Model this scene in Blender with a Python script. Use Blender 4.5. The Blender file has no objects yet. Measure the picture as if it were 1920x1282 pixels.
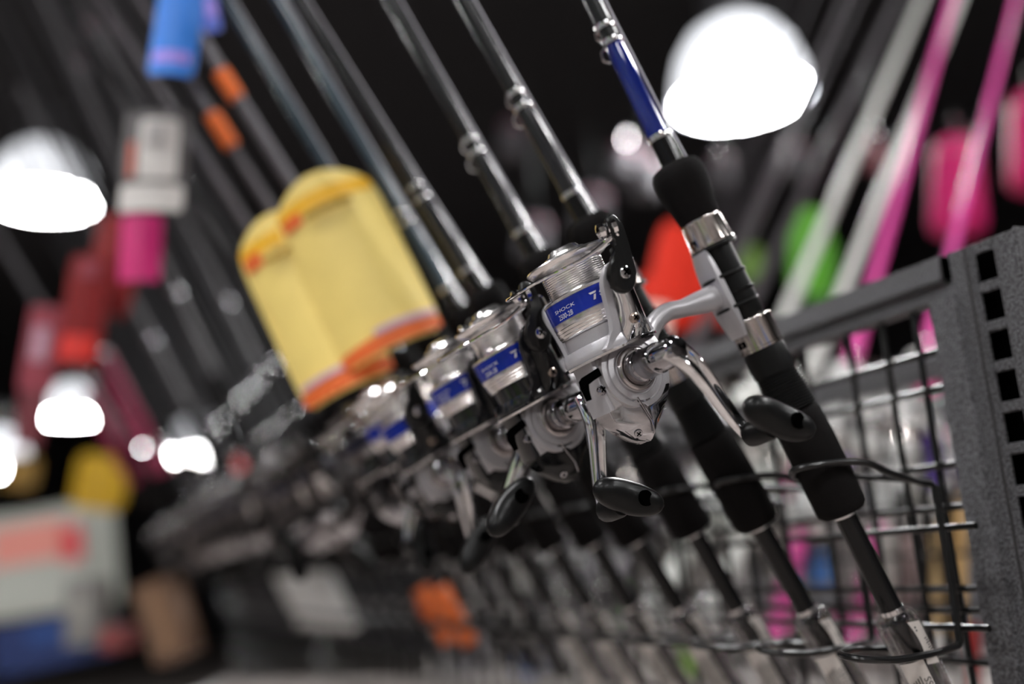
import bpy, bmesh, math, random
from mathutils import Vector, Matrix
random.seed(7)
S = bpy.context.scene
COL = S.collection
PI = math.pi

# ------------------------------------------------------------------ camera (world: Y runs along the rod rack, Z up, metres)
F, CX, CY = 1920.0, 960.0, 641.0
Xc = Vector((0.91395435, -0.0154411, -0.40552315))
Yc = Vector((-0.39858233, -0.22200109, -0.88985822))
Zc = Vector((-0.07628619, 0.97492415, -0.20905341))
RC = Matrix((Xc, Yc, Zc))                      # camera axes -> world
cam_d = bpy.data.cameras.new('camera')
cam = bpy.data.objects.new('camera', cam_d); COL.objects.link(cam)
cam.matrix_world = RC.to_4x4()
cam_d.lens = 36.0; cam_d.sensor_width = 36.0
cam_d.clip_start = 0.01; cam_d.clip_end = 100
cam_d.dof.use_dof = True
cam_d.dof.focus_distance = 0.560
cam_d.dof.aperture_fstop = 1.8
S.camera = cam

# ------------------------------------------------------------------ world, exposure
w = bpy.data.worlds.new('world'); S.world = w; w.use_nodes = True
w.node_tree.nodes['Background'].inputs[0].default_value = (0.9, 0.92, 1.0, 1)
w.node_tree.nodes['Background'].inputs[1].default_value = 0.012
S.view_settings.view_transform = 'Standard'
S.view_settings.look = 'None'
S.view_settings.exposure = 0.3
S.view_settings.gamma = 1.0
S.view_settings.use_curve_mapping = False
S.cycles.use_denoising = True
S.cycles.max_bounces = 8
S.cycles.sample_clamp_indirect = 8.0
LAMP = 100.0                                    # radiance of the high-bay lamps

def area(name, loc, size, power, rot=(0, 0, 0), color=(1, 0.97, 0.93)):
    d = bpy.data.lights.new(name, 'AREA'); d.shape = 'DISK'; d.size = size; d.energy = power; d.color = color
    o = bpy.data.objects.new(name, d); COL.objects.link(o); o.location = loc; o.rotation_euler = rot
    return o

# ------------------------------------------------------------------ placing helpers
def ray(px, py): return RC @ Vector(((px - CX) / F, -(py - CY) / F, -1.0))
def C(px, py, depth): return ray(px, py) * depth
def onX(px, py, x): r = ray(px, py); return r * (x / r.x)
def onY(px, py, y): r = ray(px, py); return r * (y / r.y)

# ------------------------------------------------------------------ materials
MATS = {}
def mat(name, col, rough=0.5, metal=0.0, bump=0.0, scale=200.0, var=0.0, trans=0.0, emit=0.0, coat=0.0, spec=0.5, aniso=0.0, alpha=1.0):
    if name in MATS: return MATS[name]
    m = bpy.data.materials.new(name); m.use_nodes = True
    nt = m.node_tree; b = nt.nodes['Principled BSDF']
    c = (col[0], col[1], col[2], 1)
    b.inputs['Base Color'].default_value = c
    b.inputs['Roughness'].default_value = rough
    b.inputs['Metallic'].default_value = metal
    b.inputs['Specular IOR Level'].default_value = spec
    b.inputs['Coat Weight'].default_value = coat
    b.inputs['Transmission Weight'].default_value = trans
    b.inputs['Anisotropic'].default_value = aniso
    b.inputs['Alpha'].default_value = alpha
    if emit:
        b.inputs['Emission Color'].default_value = c
        b.inputs['Emission Strength'].default_value = emit
    tc = nt.nodes.new('ShaderNodeTexCoord'); n = nt.nodes.new('ShaderNodeTexNoise')
    n.inputs['Scale'].default_value = scale; n.inputs['Detail'].default_value = 3
    nt.links.new(tc.outputs['Object'], n.inputs['Vector'])
    if bump:
        bp = nt.nodes.new('ShaderNodeBump'); bp.inputs['Strength'].default_value = bump
        bp.inputs['Distance'].default_value = 0.0006
        nt.links.new(n.outputs['Fac'], bp.inputs['Height']); nt.links.new(bp.outputs['Normal'], b.inputs['Normal'])
    if not emit:
        r = nt.nodes.new('ShaderNodeValToRGB')
        v = var if var else 0.04
        r.color_ramp.elements[0].position = 0.35; r.color_ramp.elements[1].position = 0.65
        r.color_ramp.elements[0].color = (c[0]*(1-v), c[1]*(1-v), c[2]*(1-v), 1)
        r.color_ramp.elements[1].color = (min(1, c[0]*(1+v)), min(1, c[1]*(1+v)), min(1, c[2]*(1+v)), 1)
        nt.links.new(n.outputs['Fac'], r.inputs['Fac']); nt.links.new(r.outputs['Color'], b.inputs['Base Color'])
    MATS[name] = m
    return m

chrome = mat('chrome', (0.82, 0.81, 0.82), 0.07, 1.0, scale=300)
dark_chrome = mat('dark_chrome', (0.42, 0.41, 0.43), 0.09, 1.0, scale=300)
steel = mat('polished_spool_metal', (0.93, 0.90, 0.89), 0.22, 1.0, aniso=0.5)
silver = mat('silver_paint', (0.50, 0.485, 0.50), 0.33, 0.55, bump=0.05, scale=2500, var=0.05)
white_silver = mat('pale_silver_paint', (0.56, 0.545, 0.57), 0.30, 0.35, bump=0.04, scale=2500)
matte_black = mat('matte_black_plastic', (0.008, 0.008, 0.008), 0.30, 0, bump=0.05, scale=900, spec=.35)
gloss_black = mat('gloss_black', (0.004, 0.004, 0.0045), 0.16, 0, coat=0.1, spec=.35)
foam = mat('black_foam', (0.0065, 0.0055, 0.0055), 0.75, 0, bump=0.5, scale=1600, var=0.25, spec=0.08)
rubber = mat('black_rubber', (0.006, 0.006, 0.006), 0.34, 0, bump=0.08, scale=700, spec=.2)
blue_band = mat('blue_anodised', (0.004, 0.028, 0.42), 0.26, 0.35, coat=0.4)
blue_blank = mat('blue_lacquer', (0.006, 0.018, 0.19), 0.10, 0.1, coat=1.0)
print_white = mat('white_print', (0.75, 0.75, 0.8), 0.4)
print_dark = mat('dark_print', (0.03, 0.03, 0.03), 0.6)
label_white = mat('white_label_paper', (0.62, 0.57, 0.53), 0.6, bump=0.05)
clear = mat('clear_plastic_sleeve', (0.92, 0.9, 0.92), 0.06, 0, trans=1.0, alpha=0.55)
wire_black = mat('black_powder_coated_wire', (0.009, 0.009, 0.009), 0.28, 0.15, bump=0.1, scale=500)
powder = mat('hammered_black_powder_coat', (0.085, 0.083, 0.09), 0.38, 0.2, bump=1.0, scale=620, var=0.9)
powder.node_tree.nodes['Bump'].inputs['Distance'].default_value = .003
for n_ in powder.node_tree.nodes:
    if n_.type == 'VALTORGB':
        n_.color_ramp.elements[0].position = .42; n_.color_ramp.elements[1].position = .60
        n_.color_ramp.elements[0].color = (.035, .034, .036, 1); n_.color_ramp.elements[1].color = (.15, .146, .158, 1)  # pale flecks in the colour imitate glints on the hammered coat
rail_mat = mat('rail_powder_coat', (0.10, 0.098, 0.104), 0.34, 0.3, bump=0.9, scale=700, var=0.5)
rail_mat.node_tree.nodes['Bump'].inputs['Distance'].default_value = .002
shade_lever_black = mat('shade_and_lever_black', (0.001, 0.001, 0.001), 1.0, 0, spec=0.0)  # black that paints shade in recesses; also the lever's own colour
carbon = mat('black_rod_blank', (0.012, 0.012, 0.013), 0.26, 0.1, coat=0.25)
lens_mat = mat('lamp_lens', (1.0, 1.0, 1.0), 0.5, emit=LAMP)
shade_mat = mat('lamp_acrylic_shade', (0.93, 0.95, 1.0), 0.4, emit=1.15)
white_plastic = mat('white_plastic', (0.75, 0.75, 0.73), 0.3)

# ------------------------------------------------------------------ object helpers
def tag(o, label=None, cat=None, group=None, kind=None):
    if label: o['label'] = label
    if cat: o['category'] = cat
    if group: o['group'] = group
    if kind: o['kind'] = kind
    return o
def empty(name, M, label, cat, group=None):
    o = bpy.data.objects.new(name, None); COL.objects.link(o)
    o.empty_display_size = 0.02; o.matrix_world = M
    return tag(o, label, cat, group)
def obj(name, bm, m, parent=None, angle=35, smooth=True, mats=None):
    me = bpy.data.meshes.new(name)
    bmesh.ops.recalc_face_normals(bm, faces=bm.faces)
    bm.to_mesh(me); bm.free()
    for x in (mats or [m]): me.materials.append(x)
    if smooth:
        me.polygons.foreach_set('use_smooth', [True] * len(me.polygons))
        me.set_sharp_from_angle(angle=math.radians(angle))
    o = bpy.data.objects.new(name, me); COL.objects.link(o)
    if parent: o.parent = parent
    return o
def kids(o): return [c for c in ALLKIDS.get(o.name, [])]
def ring_faces(bm, rings, close=True, mi=0):
    n = len(rings[0])
    for a, b in zip(rings, rings[1:]):
        for i in range(n if close else n - 1):
            j = (i + 1) % n
            f = bm.faces.new((a[i], a[j], b[j], b[i])); f.material_index = mi
def lathe(prof, seg=40, M=None, bm=None, cap=True):
    """profile [(r, z)] turned round z"""
    bm = bm or bmesh.new(); rings = []
    for r, z in prof:
        ring = []
        for i in range(seg):
            a = 2 * PI * i / seg
            v = Vector((max(r, 1e-5) * math.cos(a), max(r, 1e-5) * math.sin(a), z))
            ring.append(bm.verts.new(M @ v if M else v))
        rings.append(ring)
    ring_faces(bm, rings)
    if cap:
        bm.faces.new(rings[0]); bm.faces.new(rings[-1])
    return bm
def catmull(pts, n=8, closed=False):
    P = [Vector(p) for p in pts]; out = []
    m = len(P)
    for i in range(m if closed else m - 1):
        if closed: a, b, c, d = P[(i-1) % m], P[i], P[(i+1) % m], P[(i+2) % m]
        else: a, b, c, d = P[max(i-1, 0)], P[i], P[i+1], P[min(i+2, m-1)]
        for k in range(n):
            t = k / n
            out.append(0.5 * ((2*b) + (c-a)*t + (2*a-5*b+4*c-d)*t*t + (3*b-a-3*c+d)*t**3))
    if not closed: out.append(P[-1])
    return out
def tube(pts, r, seg=8, bm=None, closed=False, cap=True, up=None, section=None):
    """sweep; r = number or list of (a, b) half axes / numbers"""
    bm = bm or bmesh.new(); P = [Vector(p) for p in pts]; m = len(P); rings = []
    ref = Vector(up) if up else None
    for i, p in enumerate(P):
        if closed: t = P[(i+1) % m] - P[(i-1) % m]
        else: t = P[min(i+1, m-1)] - P[max(i-1, 0)]
        t.normalize()
        if ref is None:
            ref = Vector((0, 0, 1)) if abs(t.z) < 0.9 else Vector((1, 0, 0))
        u = ref - t * ref.dot(t); u.normalize(); v = t.cross(u)
        if not up: ref = u
        q = r[i] if isinstance(r, list) else r
        qa, qb = q if isinstance(q, tuple) else (q, q)
        ring = []
        if section: pr = [(a * qa, b * qb) for a, b in section]
        else: pr = [(qa * math.cos(2*PI*k/seg), qb * math.sin(2*PI*k/seg)) for k in range(seg)]
        for a, b in pr: ring.append(bm.verts.new(p + u * a + v * b))
        rings.append(ring)
    ring_faces(bm, rings)
    if closed:
        n = len(rings[0])
        for i in range(n):
            j = (i+1) % n
            bm.faces.new((rings[-1][i], rings[-1][j], rings[0][j], rings[0][i]))
    elif cap:
        bm.faces.new(rings[0]); bm.faces.new(rings[-1])
    return bm
def prism(poly, fmap, c0, c1, bev=0.0, seg=2, bm=None):
    """poly [(a, b)], extruded c0..c1, each point through fmap(a, b, c)"""
    own = bm is None
    bm = bm or bmesh.new()
    A = [bm.verts.new(fmap(a, b, c0)) for a, b in poly]
    B = [bm.verts.new(fmap(a, b, c1)) for a, b in poly]
    n = len(poly)
    fs = [bm.faces.new(A), bm.faces.new(B)]
    for i in range(n):
        j = (i+1) % n
        fs.append(bm.faces.new((A[i], A[j], B[j], B[i])))
    if bev:
        es = set(fs[0].edges) | set(fs[1].edges)
        bmesh.ops.bevel(bm, geom=list(es), offset=bev, segments=seg, affect='EDGES', profile=0.5)
    return bm
def box(lo, hi, bev=0.0, bm=None, M=None, seg=1):
    bm = bm or bmesh.new()
    r = bmesh.ops.create_cube(bm, size=1.0)
    c = [(a + b) / 2 for a, b in zip(lo, hi)]; s = [b - a for a, b in zip(lo, hi)]
    for v in r['verts']:
        v.co = Vector((c[0] + v.co.x * s[0], c[1] + v.co.y * s[1], c[2] + v.co.z * s[2]))
    if bev:
        es = list({e for v in r['verts'] for e in v.link_edges})
        rr = bmesh.ops.bevel(bm, geom=es, offset=bev, segments=seg, affect='EDGES')
    if M:
        for v in bm.verts: v.co = M @ v.co
    return bm
def text_bm(s, size, fmap, depth=0.0):
    cu = bpy.data.curves.new('txt', 'FONT'); cu.body = s; cu.size = size; cu.align_x = 'LEFT'
    cu.resolution_u = 3
    o = bpy.data.objects.new('txt', cu); COL.objects.link(o)
    dg = bpy.context.evaluated_depsgraph_get()
    me = bpy.data.meshes.new_from_object(o.evaluated_get(dg))
    bm = bmesh.new(); bm.from_mesh(me)
    bpy.data.objects.remove(o); bpy.data.curves.remove(cu); bpy.data.meshes.remove(me)
    for v in bm.verts: v.co = fmap(v.co.x, v.co.y)
    return bm
VARCACHE = {}
def variant(o, table, key):
    """give a copied object its own materials, keeping shared meshes shared"""
    k = (o.data.name, key)
    if k not in VARCACHE:
        if not any(m.name in table for m in o.data.materials): VARCACHE[k] = o.data
        else:
            me = o.data.copy()
            for i, m in enumerate(me.materials):
                if m.name in table: me.materials[i] = table[m.name]
            VARCACHE[k] = me
    o.data = VARCACHE[k]
CH = {}
def collect():
    CH.clear()
    for o in bpy.data.objects:
        if o.parent: CH.setdefault(o.parent.name, []).append(o)
def copy_thing(root, M, label, cat=None, group=None, table=None, key='', skip=()):
    r = root.copy(); COL.objects.link(r); r.matrix_world = M; r['label'] = label
    if group: r['group'] = group
    def rec(src, dst):
        for ch in CH.get(src.name, []):
            if ch.name.split('.')[0] in skip: continue
            c = ch.copy(); COL.objects.link(c); c.parent = dst; c.matrix_parent_inverse = ch.matrix_parent_inverse.copy()
            if table and c.data: variant(c, table, key)
            rec(ch, c)
    rec(root, r)
    return r
def find(root, name):
    return [o for o in bpy.data.objects if o.parent == root and o.name.split('.')[0] == name]

# ------------------------------------------------------------------ the hall
ZF, ZCE = -1.25, 3.6
def plane_box(name, lo, hi, m):
    o = obj(name, box(lo, hi), m, smooth=False); tag(o, kind='structure'); return o
floor_m = mat('polished_floor', (0.42, 0.36, 0.33), 0.35, scale=3, var=0.12)
ceil_m = mat('dark_ceiling', (0.012, 0.012, 0.014), 0.9, scale=3)
dark_wall_m = mat('dark_wall', (0.014, 0.013, 0.015), 0.9, scale=2)
pale_wall_m = mat('pale_wall', (0.34, 0.31, 0.30), 0.7, scale=2, var=0.1)
plane_box('floor', (-9, -7, ZF-0.1), (10, 22, ZF), floor_m)
plane_box('ceiling', (-9, -7, ZCE), (10, 22, ZCE+0.1), ceil_m)
plane_box('wall_back', (-9, 22, ZF), (10, 22.1, ZCE), dark_wall_m)
plane_box('wall_left', (-9.1, -7, ZF), (-9, 22, ZCE), dark_wall_m)
plane_box('wall_right', (10, -7, ZF), (10.1, 22, ZCE), dark_wall_m)
plane_box('wall_front', (-9, -7.1, ZF), (10, -7, ZCE), pale_wall_m)

# ------------------------------------------------------------------ display shelving of the neighbouring aisles
shelf_m = mat('pale_shelving', (0.50, 0.47, 0.45), 0.5, scale=5)
pcols = [(.75, .74, .70), (.62, .60, .58), (.35, .33, .32), (.78, .75, .70), (.10, .10, .11), (.30, .28, .30), (.05, .15, .45), (.65, .64, .60), (.25, .45, .08), (.70, .12, .05), (.8, .78, .75), (.15, .14, .14)]
NTH = ['', 'first', 'second', 'third', 'fourth', 'fifth', 'sixth', 'seventh', 'eighth', 'ninth', 'tenth', 'eleventh', 'twelfth', 'thirteenth', 'fourteenth', 'fifteenth', 'sixteenth', 'seventeenth', 'eighteenth', 'nineteenth', 'twentieth'] + ['twenty-' + q for q in ('first', 'second', 'third', 'fourth', 'fifth', 'sixth', 'seventh', 'eighth', 'ninth')] + ['thirtieth'] + ['thirty-' + q for q in ('first', 'second', 'third', 'fourth', 'fifth', 'sixth', 'seventh', 'eighth', 'ninth')] + ['fortieth'] + ['forty-' + q for q in ('first', 'second', 'third', 'fourth', 'fifth', 'sixth', 'seventh', 'eighth', 'ninth')]
pnames = ['off-white', 'pale grey', 'dark grey', 'cream', 'black', 'mauve-grey', 'blue', 'grey', 'green', 'red', 'white', 'charcoal']
pmats = [mat('carton_colour_%d' % i, c, .4) for i, c in enumerate(pcols)]
def gondola(x0, x1, y0, y1, top, face, label, seed, group, dark=0):
    """shelving run along Y; face = +1 / -1: side on which the stock stands"""
    rnd = random.Random(seed)
    t = empty('display_shelving', Matrix.Translation((x0, y0, ZF)), 'pale steel display run, ' + label, 'shelving')
    H = top - ZF; Wd = x1 - x0; L = y1 - y0
    obj('back_panel', box((Wd * .45, 0, 0), (Wd * .55, L, H), 0), shelf_m, t, smooth=False)
    obj('base_plinth', box((0, 0, 0), (Wd, L, .12), 0), shelf_m, t, smooth=False)
    n = int(H / .38)
    meshes = {}
    for i in range(n):
        z = .12 + i * .38
        obj('shelf', box((.0, 0, z), (Wd, L, z + .02), 0), shelf_m, t, smooth=False)
        y = .05; cnt = 0
        while y < L - .3:
            wy = rnd.uniform(.14, .30); hz = rnd.uniform(.16, .31); mi = rnd.randrange(len(pmats)) if rnd.random() > dark else rnd.choice((4, 11, 2))
            key = (round(wy, 1), round(hz, 1), mi)
            lo = (.02, 0, 0) if face < 0 else (Wd * .56, 0, 0); hi = (Wd * .44, key[0] or .1, key[1] or .1) if face < 0 else (Wd - .02, key[0] or .1, key[1] or .1)
            if key not in meshes:
                o = obj('stock_carton', box(lo, hi, .004), pmats[mi], None, smooth=False); meshes[key] = o.data
            else:
                o = bpy.data.objects.new('stock_carton', meshes[key]); COL.objects.link(o)
            o.location = (x0, y0 + y, ZF + z + .02)
            cnt += 1; tag(o, '%s carton, %s along the %s shelf up of %s' % (pnames[mi], NTH[cnt], NTH[i + 1], label), 'carton', group)
            y += wy + .03
    return t
gondola(2.3, 2.9, -1.0, 7.0, .30, -1, 'the shelving beyond the grid', 3, 'stock cartons beyond the wire grid', .55)
gondola(-2.1, -1.5, -4.0, 2.2, .75, 1, 'the unseen left-hand shelving added for reflections', 5, 'unseen stock cartons added left of the frame')  # out of view, added so rods and reels have something to reflect
gondola(.2, .9, -3.4, -1.2, .45, -1, 'the unseen shelving behind, added for reflections', 6, 'unseen stock cartons added behind the photographer')  # likewise unseen, added for reflections in the metal

# ------------------------------------------------------------------ high-bay lamps
def make_lamp(p, label, R=0.22, tiltM=None):
    t = empty('pendant_lamp', Matrix.Translation(p), label, 'lamp', 'high-bay lamps under the dark ceiling')
    obj('lens', lathe([(0.0, -0.012), (R*0.55, -0.010), (R*0.95, -0.002), (R*0.95, 0.004), (0, 0.005)], 40), lens_mat, t)
    obj('shade', lathe([(R, 0.0), (R*1.0, 0.02), (R*0.96, R*0.35), (R*0.86, R*0.7), (R*0.66, R*1.02), (R*0.4, R*1.2), (R*0.38, R*1.18), (R*0.64, R*0.98), (R*0.84, R*0.66), (R*0.94, R*0.33), (R*0.975, 0.02), (R*0.975, 0.0)], 40, cap=False), shade_mat, t)
    obj('ballast_housing', lathe([(R*0.42, R*1.18), (R*0.42, R*1.9), (R*0.36, R*2.0), (0.0, R*2.02)], 24), rail_mat, t)
    h = ZCE - p.z - R*2.0
    if h > 0.02:
        obj('hanging_rod', lathe([(0.008, R*2.0), (0.008, R*2.0 + h)], 8), wire_black, t)
    return t
L1 = C(1390, 185, 3.5)
make_lamp(L1, 'bright bell-shaped lamp above the near rod with blue winding', 0.226)
L2 = C(82, 378, 4.55)
make_lamp(L2, 'bright bell-shaped lamp behind the dark rods, beside the white tag', 0.215)
make_lamp(C(134, 782, 8.6), 'small far bell-shaped lamp low beside the red packages', 0.22)
make_lamp(C(375, 852, 7.6), 'far bell-shaped lamp just above the receding reels', 0.22)
make_lamp(C(-14, 880, 7.0), 'far bell-shaped lamp cut off by the picture edge', 0.22)
# the hall's lamp grid outside the frame (same fittings)
WH = ['over the left-hand aisle', 'right behind the photographer', 'behind and over the next aisle', 'over the rack near its slotted end', 'over the left wall side', 'over the shelving beyond the grid', 'far over the right-hand aisles', 'at the back of the shop', 'at the back over the right aisle', 'at the back left corner']
for (x, y), wh in zip([(-2.6, -1.6), (0.4, -2.4), (3.4, -1.4), (-0.9, 0.6), (-3.2, 1.6), (2.9, 0.4), (5.4, 2.2), (-1.2, -4.6), (2.4, -4.6), (-4.6, -1.4)], WH):
    make_lamp(Vector((x, y, 2.55)), 'bell-shaped hall lamp outside the picture, ' + wh, 0.22)

# ------------------------------------------------------------------ the near rod
P0, P1 = C(1690, 1180, 0.605), C(1110, 0, 0.643)
RD = (P1 - P0).normalized(); RLEN = (P1 - P0).length
camR = RC
e1 = camR @ Vector((0.880, 0.475, 0.0)); e1 = (e1 - RD * e1.dot(RD)).normalized()
e2 = e1.cross(RD).normalized()
if (RC.transposed() @ e2).z < 0: e2 = -e2
PHI = math.radians(32)
sdir = (math.cos(PHI) * e1 - math.sin(PHI) * e2).normalized()
hdir = (math.cos(PHI) * e2 + math.sin(PHI) * e1).normalized()
def frame(origin, x, z):
    y = z.cross(x)
    return Matrix(((x.x, y.x, z.x, origin.x), (x.y, y.y, z.y, origin.y), (x.z, y.z, z.z, origin.z), (0, 0, 0, 1)))
# rod frame: x towards the picture right, z up along the rod
ROD_M = frame(P0, e1, RD)
def rz(py):
    """distance along the rod of the point seen at picture height py"""
    a = RC.transposed() @ P0; d = RC.transposed() @ RD
    k = -(py - CY) / F          # y / -z
    return -(a.y + k * a.z) / (d.y + k * d.z)
def rdepth(z): return -(RC.transposed() @ (P0 + RD * z)).z
def rr(py, wpx): z = rz(py); return (wpx / 2 * rdepth(z) / F, z)
rod = empty('fishing_rod', ROD_M, 'sharp nearest spinning rod with blue winding, black foam grips and chrome hoods', 'fishing rod', 'spinning rods standing in the near rack')
def rpart(name, prof, m, seg=40, parent=None):
    return obj(name, lathe([rr(py, wp) for py, wp in prof], seg), m, parent or rod)
ztop = rz(0)
# blank above the winding runs on out of the picture
bl = lathe([(rr(75, 32)[0], rz(75)), (rr(0, 31)[0], rz(0)), (0.0042, rz(0) + 0.35), (0.003, rz(0) + 0.9), (0.0015, rz(0) + 1.35)], 20)
obj('blank', bl, carbon, rod)
for py, a in ((50, 41), (78, 43), (258, 47)):
    z = rz(py); r = rr(py, a)[0]
    obj('winding_ring', lathe([(r*.8, z-.0022), (r, z-.0018), (r*1.03, z), (r, z+.0018), (r*.8, z+.0022)], 28), chrome, rod)
rpart('blue_winding', [(256, 43), (250, 43), (170, 39), (90, 36), (84, 34)], blue_blank)
hk = []
for q, s in (((-0.0072, -.004, rz(86)), 1), ((-0.0105, -.004, rz(92)), 1), ((-0.0108, -.004, rz(105)), 1), ((-0.0075, -.004, rz(112)), 1)): hk.append(q)
obj('hook_keeper', tube(catmull(hk, 5), 0.0008, 6), chrome, rod)
hk2 = [(-0.006, -.003, rz(52)), (-0.0085, -.003, rz(58)), (-0.0082, -.003, rz(68)), (-0.006, -.003, rz(72))]
obj('guide_foot', tube(catmull(hk2, 5), 0.0008, 6), chrome, rod)
rpart('lower_blank_section', [(320, 44), (310, 44), (262, 42)], gloss_black)
# pale strand painting the highlight down the blank's right edge
obj('blank_highlight', tube([(0.0062, -.004, rz(0) + .3), (0.0067, -.004, rz(55)), (0.0078, -.004, rz(250)), (0.009, -.004, rz(318))], 0.0006, 6), mat('pale_highlight', (0.7, 0.68, 0.75), 0.15), rod)
rpart('foregrip', [(414, 70), (413, 79), (405, 82), (380, 90), (350, 100), (335, 102), (322, 98), (313, 86), (309, 70), (308, 44)], foam)
def hood(name, y0, y1, w0, w1, m=chrome):
    h = rpart(name, [(y1+1, w1*.8), (y1, w1), (y1-4, w1), (y1-5, w1-3), (y0+5, w0-1), (y0+2, w0), (y0, w0-2), (y0-1, w0*.7)], mat('hood_chrome', (0.72, 0.66, 0.62), 0.14, 1.0))
    return h
h1 = hood('front_hood', 412, 462, 80, 88)
h2 = hood('rear_hood', 598, 652, 84, 86)
rpart('hood_gasket', [(467, 60), (467, 90), (461, 90), (461, 60)], matte_black)
for py, sgn in ((448, 1), (634, 1)):           # small slot window pressed in each hood
    z = rz(py); R = rr(py, 83)[0]
    a = math.radians(206)
    bm = prism([(-.0035, -.0014), (-.0028, -.002), (.0028, -.002), (.0035, -.0014), (.0035, .0014), (.0028, .002), (-.0028, .002), (-.0035, .0014)],
               lambda p, q, c, z=z, R=R, a=a: Vector(((R + c) * math.cos(a + p / R), (R + c) * math.sin(a + p / R), z + q)), -.0003, .0004)
    obj('hood_slot', bm, shade_lever_black, h1 if py < 500 else h2)
rpart('reel_seat', [(600, 60), (590, 68), (552, 68), (551, 72), (547, 74), (546, 68), (520, 68), (519, 72), (514, 73), (513, 66), (466, 66)], rubber)
sh = rpart('seat_sleeve', [(700, 70), (698, 80), (660, 82), (651, 78), (650, 60)], rubber)
rib = []
yy = 698
for i in range(14):
    ww = 78 + i * 1.1
    rib += [(yy, ww - 5), (yy + 1.2, ww), (yy + 3.2, ww), (yy + 4.4, ww - 5)]
    yy += 5.0
rib = rib[::-1]
rpart('threaded_boot', rib, rubber)
rpart('rear_grip', [(962, 60), (960, 82), (954, 93), (945, 97), (900, 97), (860, 98), (830, 98), (800, 96), (780, 94), (772, 88), (768, 76)], foam, 48)
rpart('grip_ring', [(967, 38), (967, 46), (959, 47), (959, 38)], chrome)
rpart('rod_butt', [(1400, 44), (1300, 44), (1140, 43), (965, 41)], gloss_black)
rpart('butt_ring', [(1152, 40), (1150, 47), (1140, 47), (1139, 38)], chrome)
cap = obj('clear_sleeve', lathe([rr(py, wp) for py, wp in [(1420, 74), (1240, 78), (1170, 80), (1158, 78), (1150, 66), (1148, 52)]] +
          [rr(py, wp) for py, wp in [(1149, 48), (1153, 62), (1160, 75), (1170, 77), (1240, 75), (1420, 71)]], 40, cap=False), clear, rod)
# printed label wrapped round the sleeve, its top edge cut like a wave
LR = rr(1230, 81)[0]
zt = rz(1150)
def lab(u, v, lift=0.0):                       # u round the tube (m), v down the rod (m)
    a = math.radians(-90) + u / LR
    return Vector(((LR + lift) * math.cos(a), (LR + lift) * math.sin(a), zt - v))
def patch(u0, u1, v0, v1, nu, nv, lift, bm=None, shape=None):
    bm = bm or bmesh.new(); g = []
    for i in range(nu + 1):
        row = []
        for j in range(nv + 1):
            u = u0 + (u1 - u0) * i / nu; v = v0 + (v1 - v0) * j / nv
            if shape: u, v = shape(u, v, i / nu, j / nv)
            row.append(bm.verts.new(lab(u, v, lift)))
        g.append(row)
    for i in range(nu):
        for j in range(nv): bm.faces.new((g[i][j], g[i+1][j], g[i+1][j+1], g[i][j+1]))
    return bm
la = obj('price_label', patch(-.0135, .001, .026, .085, 10, 8, .0002), label_white, rod)
lb = obj('barcode_label', patch(.0035, .0125, .004, .030, 8, 8, .0002, shape=lambda u, v, a, b: (u + .002*math.sin(b*PI) * (1-a) - .0015, v + .003*a)), label_white, rod)
def rot_text(s, size, u, v, lift=.0005):       # reads down the rod
    return text_bm(s, size, lambda x, y: lab(u + y, v + x, lift))
tb = rot_text('SSH25-2B/H', .0056, -.0035, .036)
obj('print', tb, print_dark, la)
bm = bmesh.new()
for i in range(5):
    u = -.0052 - i * .0016
    patch(u, u + .0006, .0345 + .001*i, .0345 + .001*i + .034 - .002*(i % 2), 1, 6, .0005, bm)
obj('fine_print', bm, print_dark, la)
bm = bmesh.new()
for i in range(7):
    patch(.0075 + .0006*(i % 2), .0095 + .0005 * (i % 3), .0165 + i*.0014, .0171 + i*.0014, 2, 1, .0005, bm)
patch(.0045, .0055, .0080, .0092, 1, 1, .0005, bm); patch(.0045, .0055, .0100, .0110, 1, 1, .0005, bm)
obj('print', bm, print_dark, lb)
RB = rr(1240, 81)[0] + .0003
tb = text_bm('STRIKER', .0062, lambda x, y: Vector(((RB) * math.cos(math.radians(-32) + y / RB), RB * math.sin(math.radians(-32) + y / RB), zt - .033 - x)))
obj('rod_lettering', tb, print_white, rod)

# ------------------------------------------------------------------ the near reel
# origin of the reel: centre of its side plate, seen at (1192, 690); the rod lies at +x
r0 = ray(1163, 704)
A = Matrix(((r0.x, sdir.x, -RD.x), (r0.y, sdir.y, -RD.y), (r0.z, sdir.z, -RD.z)))
lam, TT, tt = A.inverted() @ P0
O = r0 * lam
KR = lam / 0.524
REEL_M = frame(O, sdir, RD) @ Matrix.Diagonal((KR, KR, KR, 1))
TT = TT / KR
REEL_R = frame(O, sdir, RD).to_3x3()                    # y = -handle side
def S3(x, h, z): return Vector((x, -h, z))     # reel point: x to the rod, h to the handle, z up the spool
print('reel depth', lam, 'offset', TT, 'along', tt)
reel = empty('spinning_reel', REEL_M, 'sharp silver spinning reel with blue spool band on the nearest rod', 'fishing reel', 'spinning reels on the near rods')
SX = 0.0010                                    # spool axis offset
ZO = -0.0040
TS = Matrix.Translation((SX, 0, ZO))
# body
outline = [(-.0175, .012), (.0235, .012), (.0255, .004), (.0235, -.006), (.0190, -.0145), (-.0190, -.0145), (-.0195, -.004)]
ob = catmull([(a, b, 0) for a, b in outline], 4, closed=True)
ob = [(v.x, v.y) for v in ob]
fm = lambda a, b, c: S3(a, c, b)
obj('body', prism(outline, fm, -.0105, .0110, 0.0022, 3), silver, reel)
obj('body_seam', prism([(-.0200, .0125), (-.0160, .0125), (-.0175, -.0145), (-.0215, -.0145)], fm, -.0085, .0095, 0.001), white_silver, reel)
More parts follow.
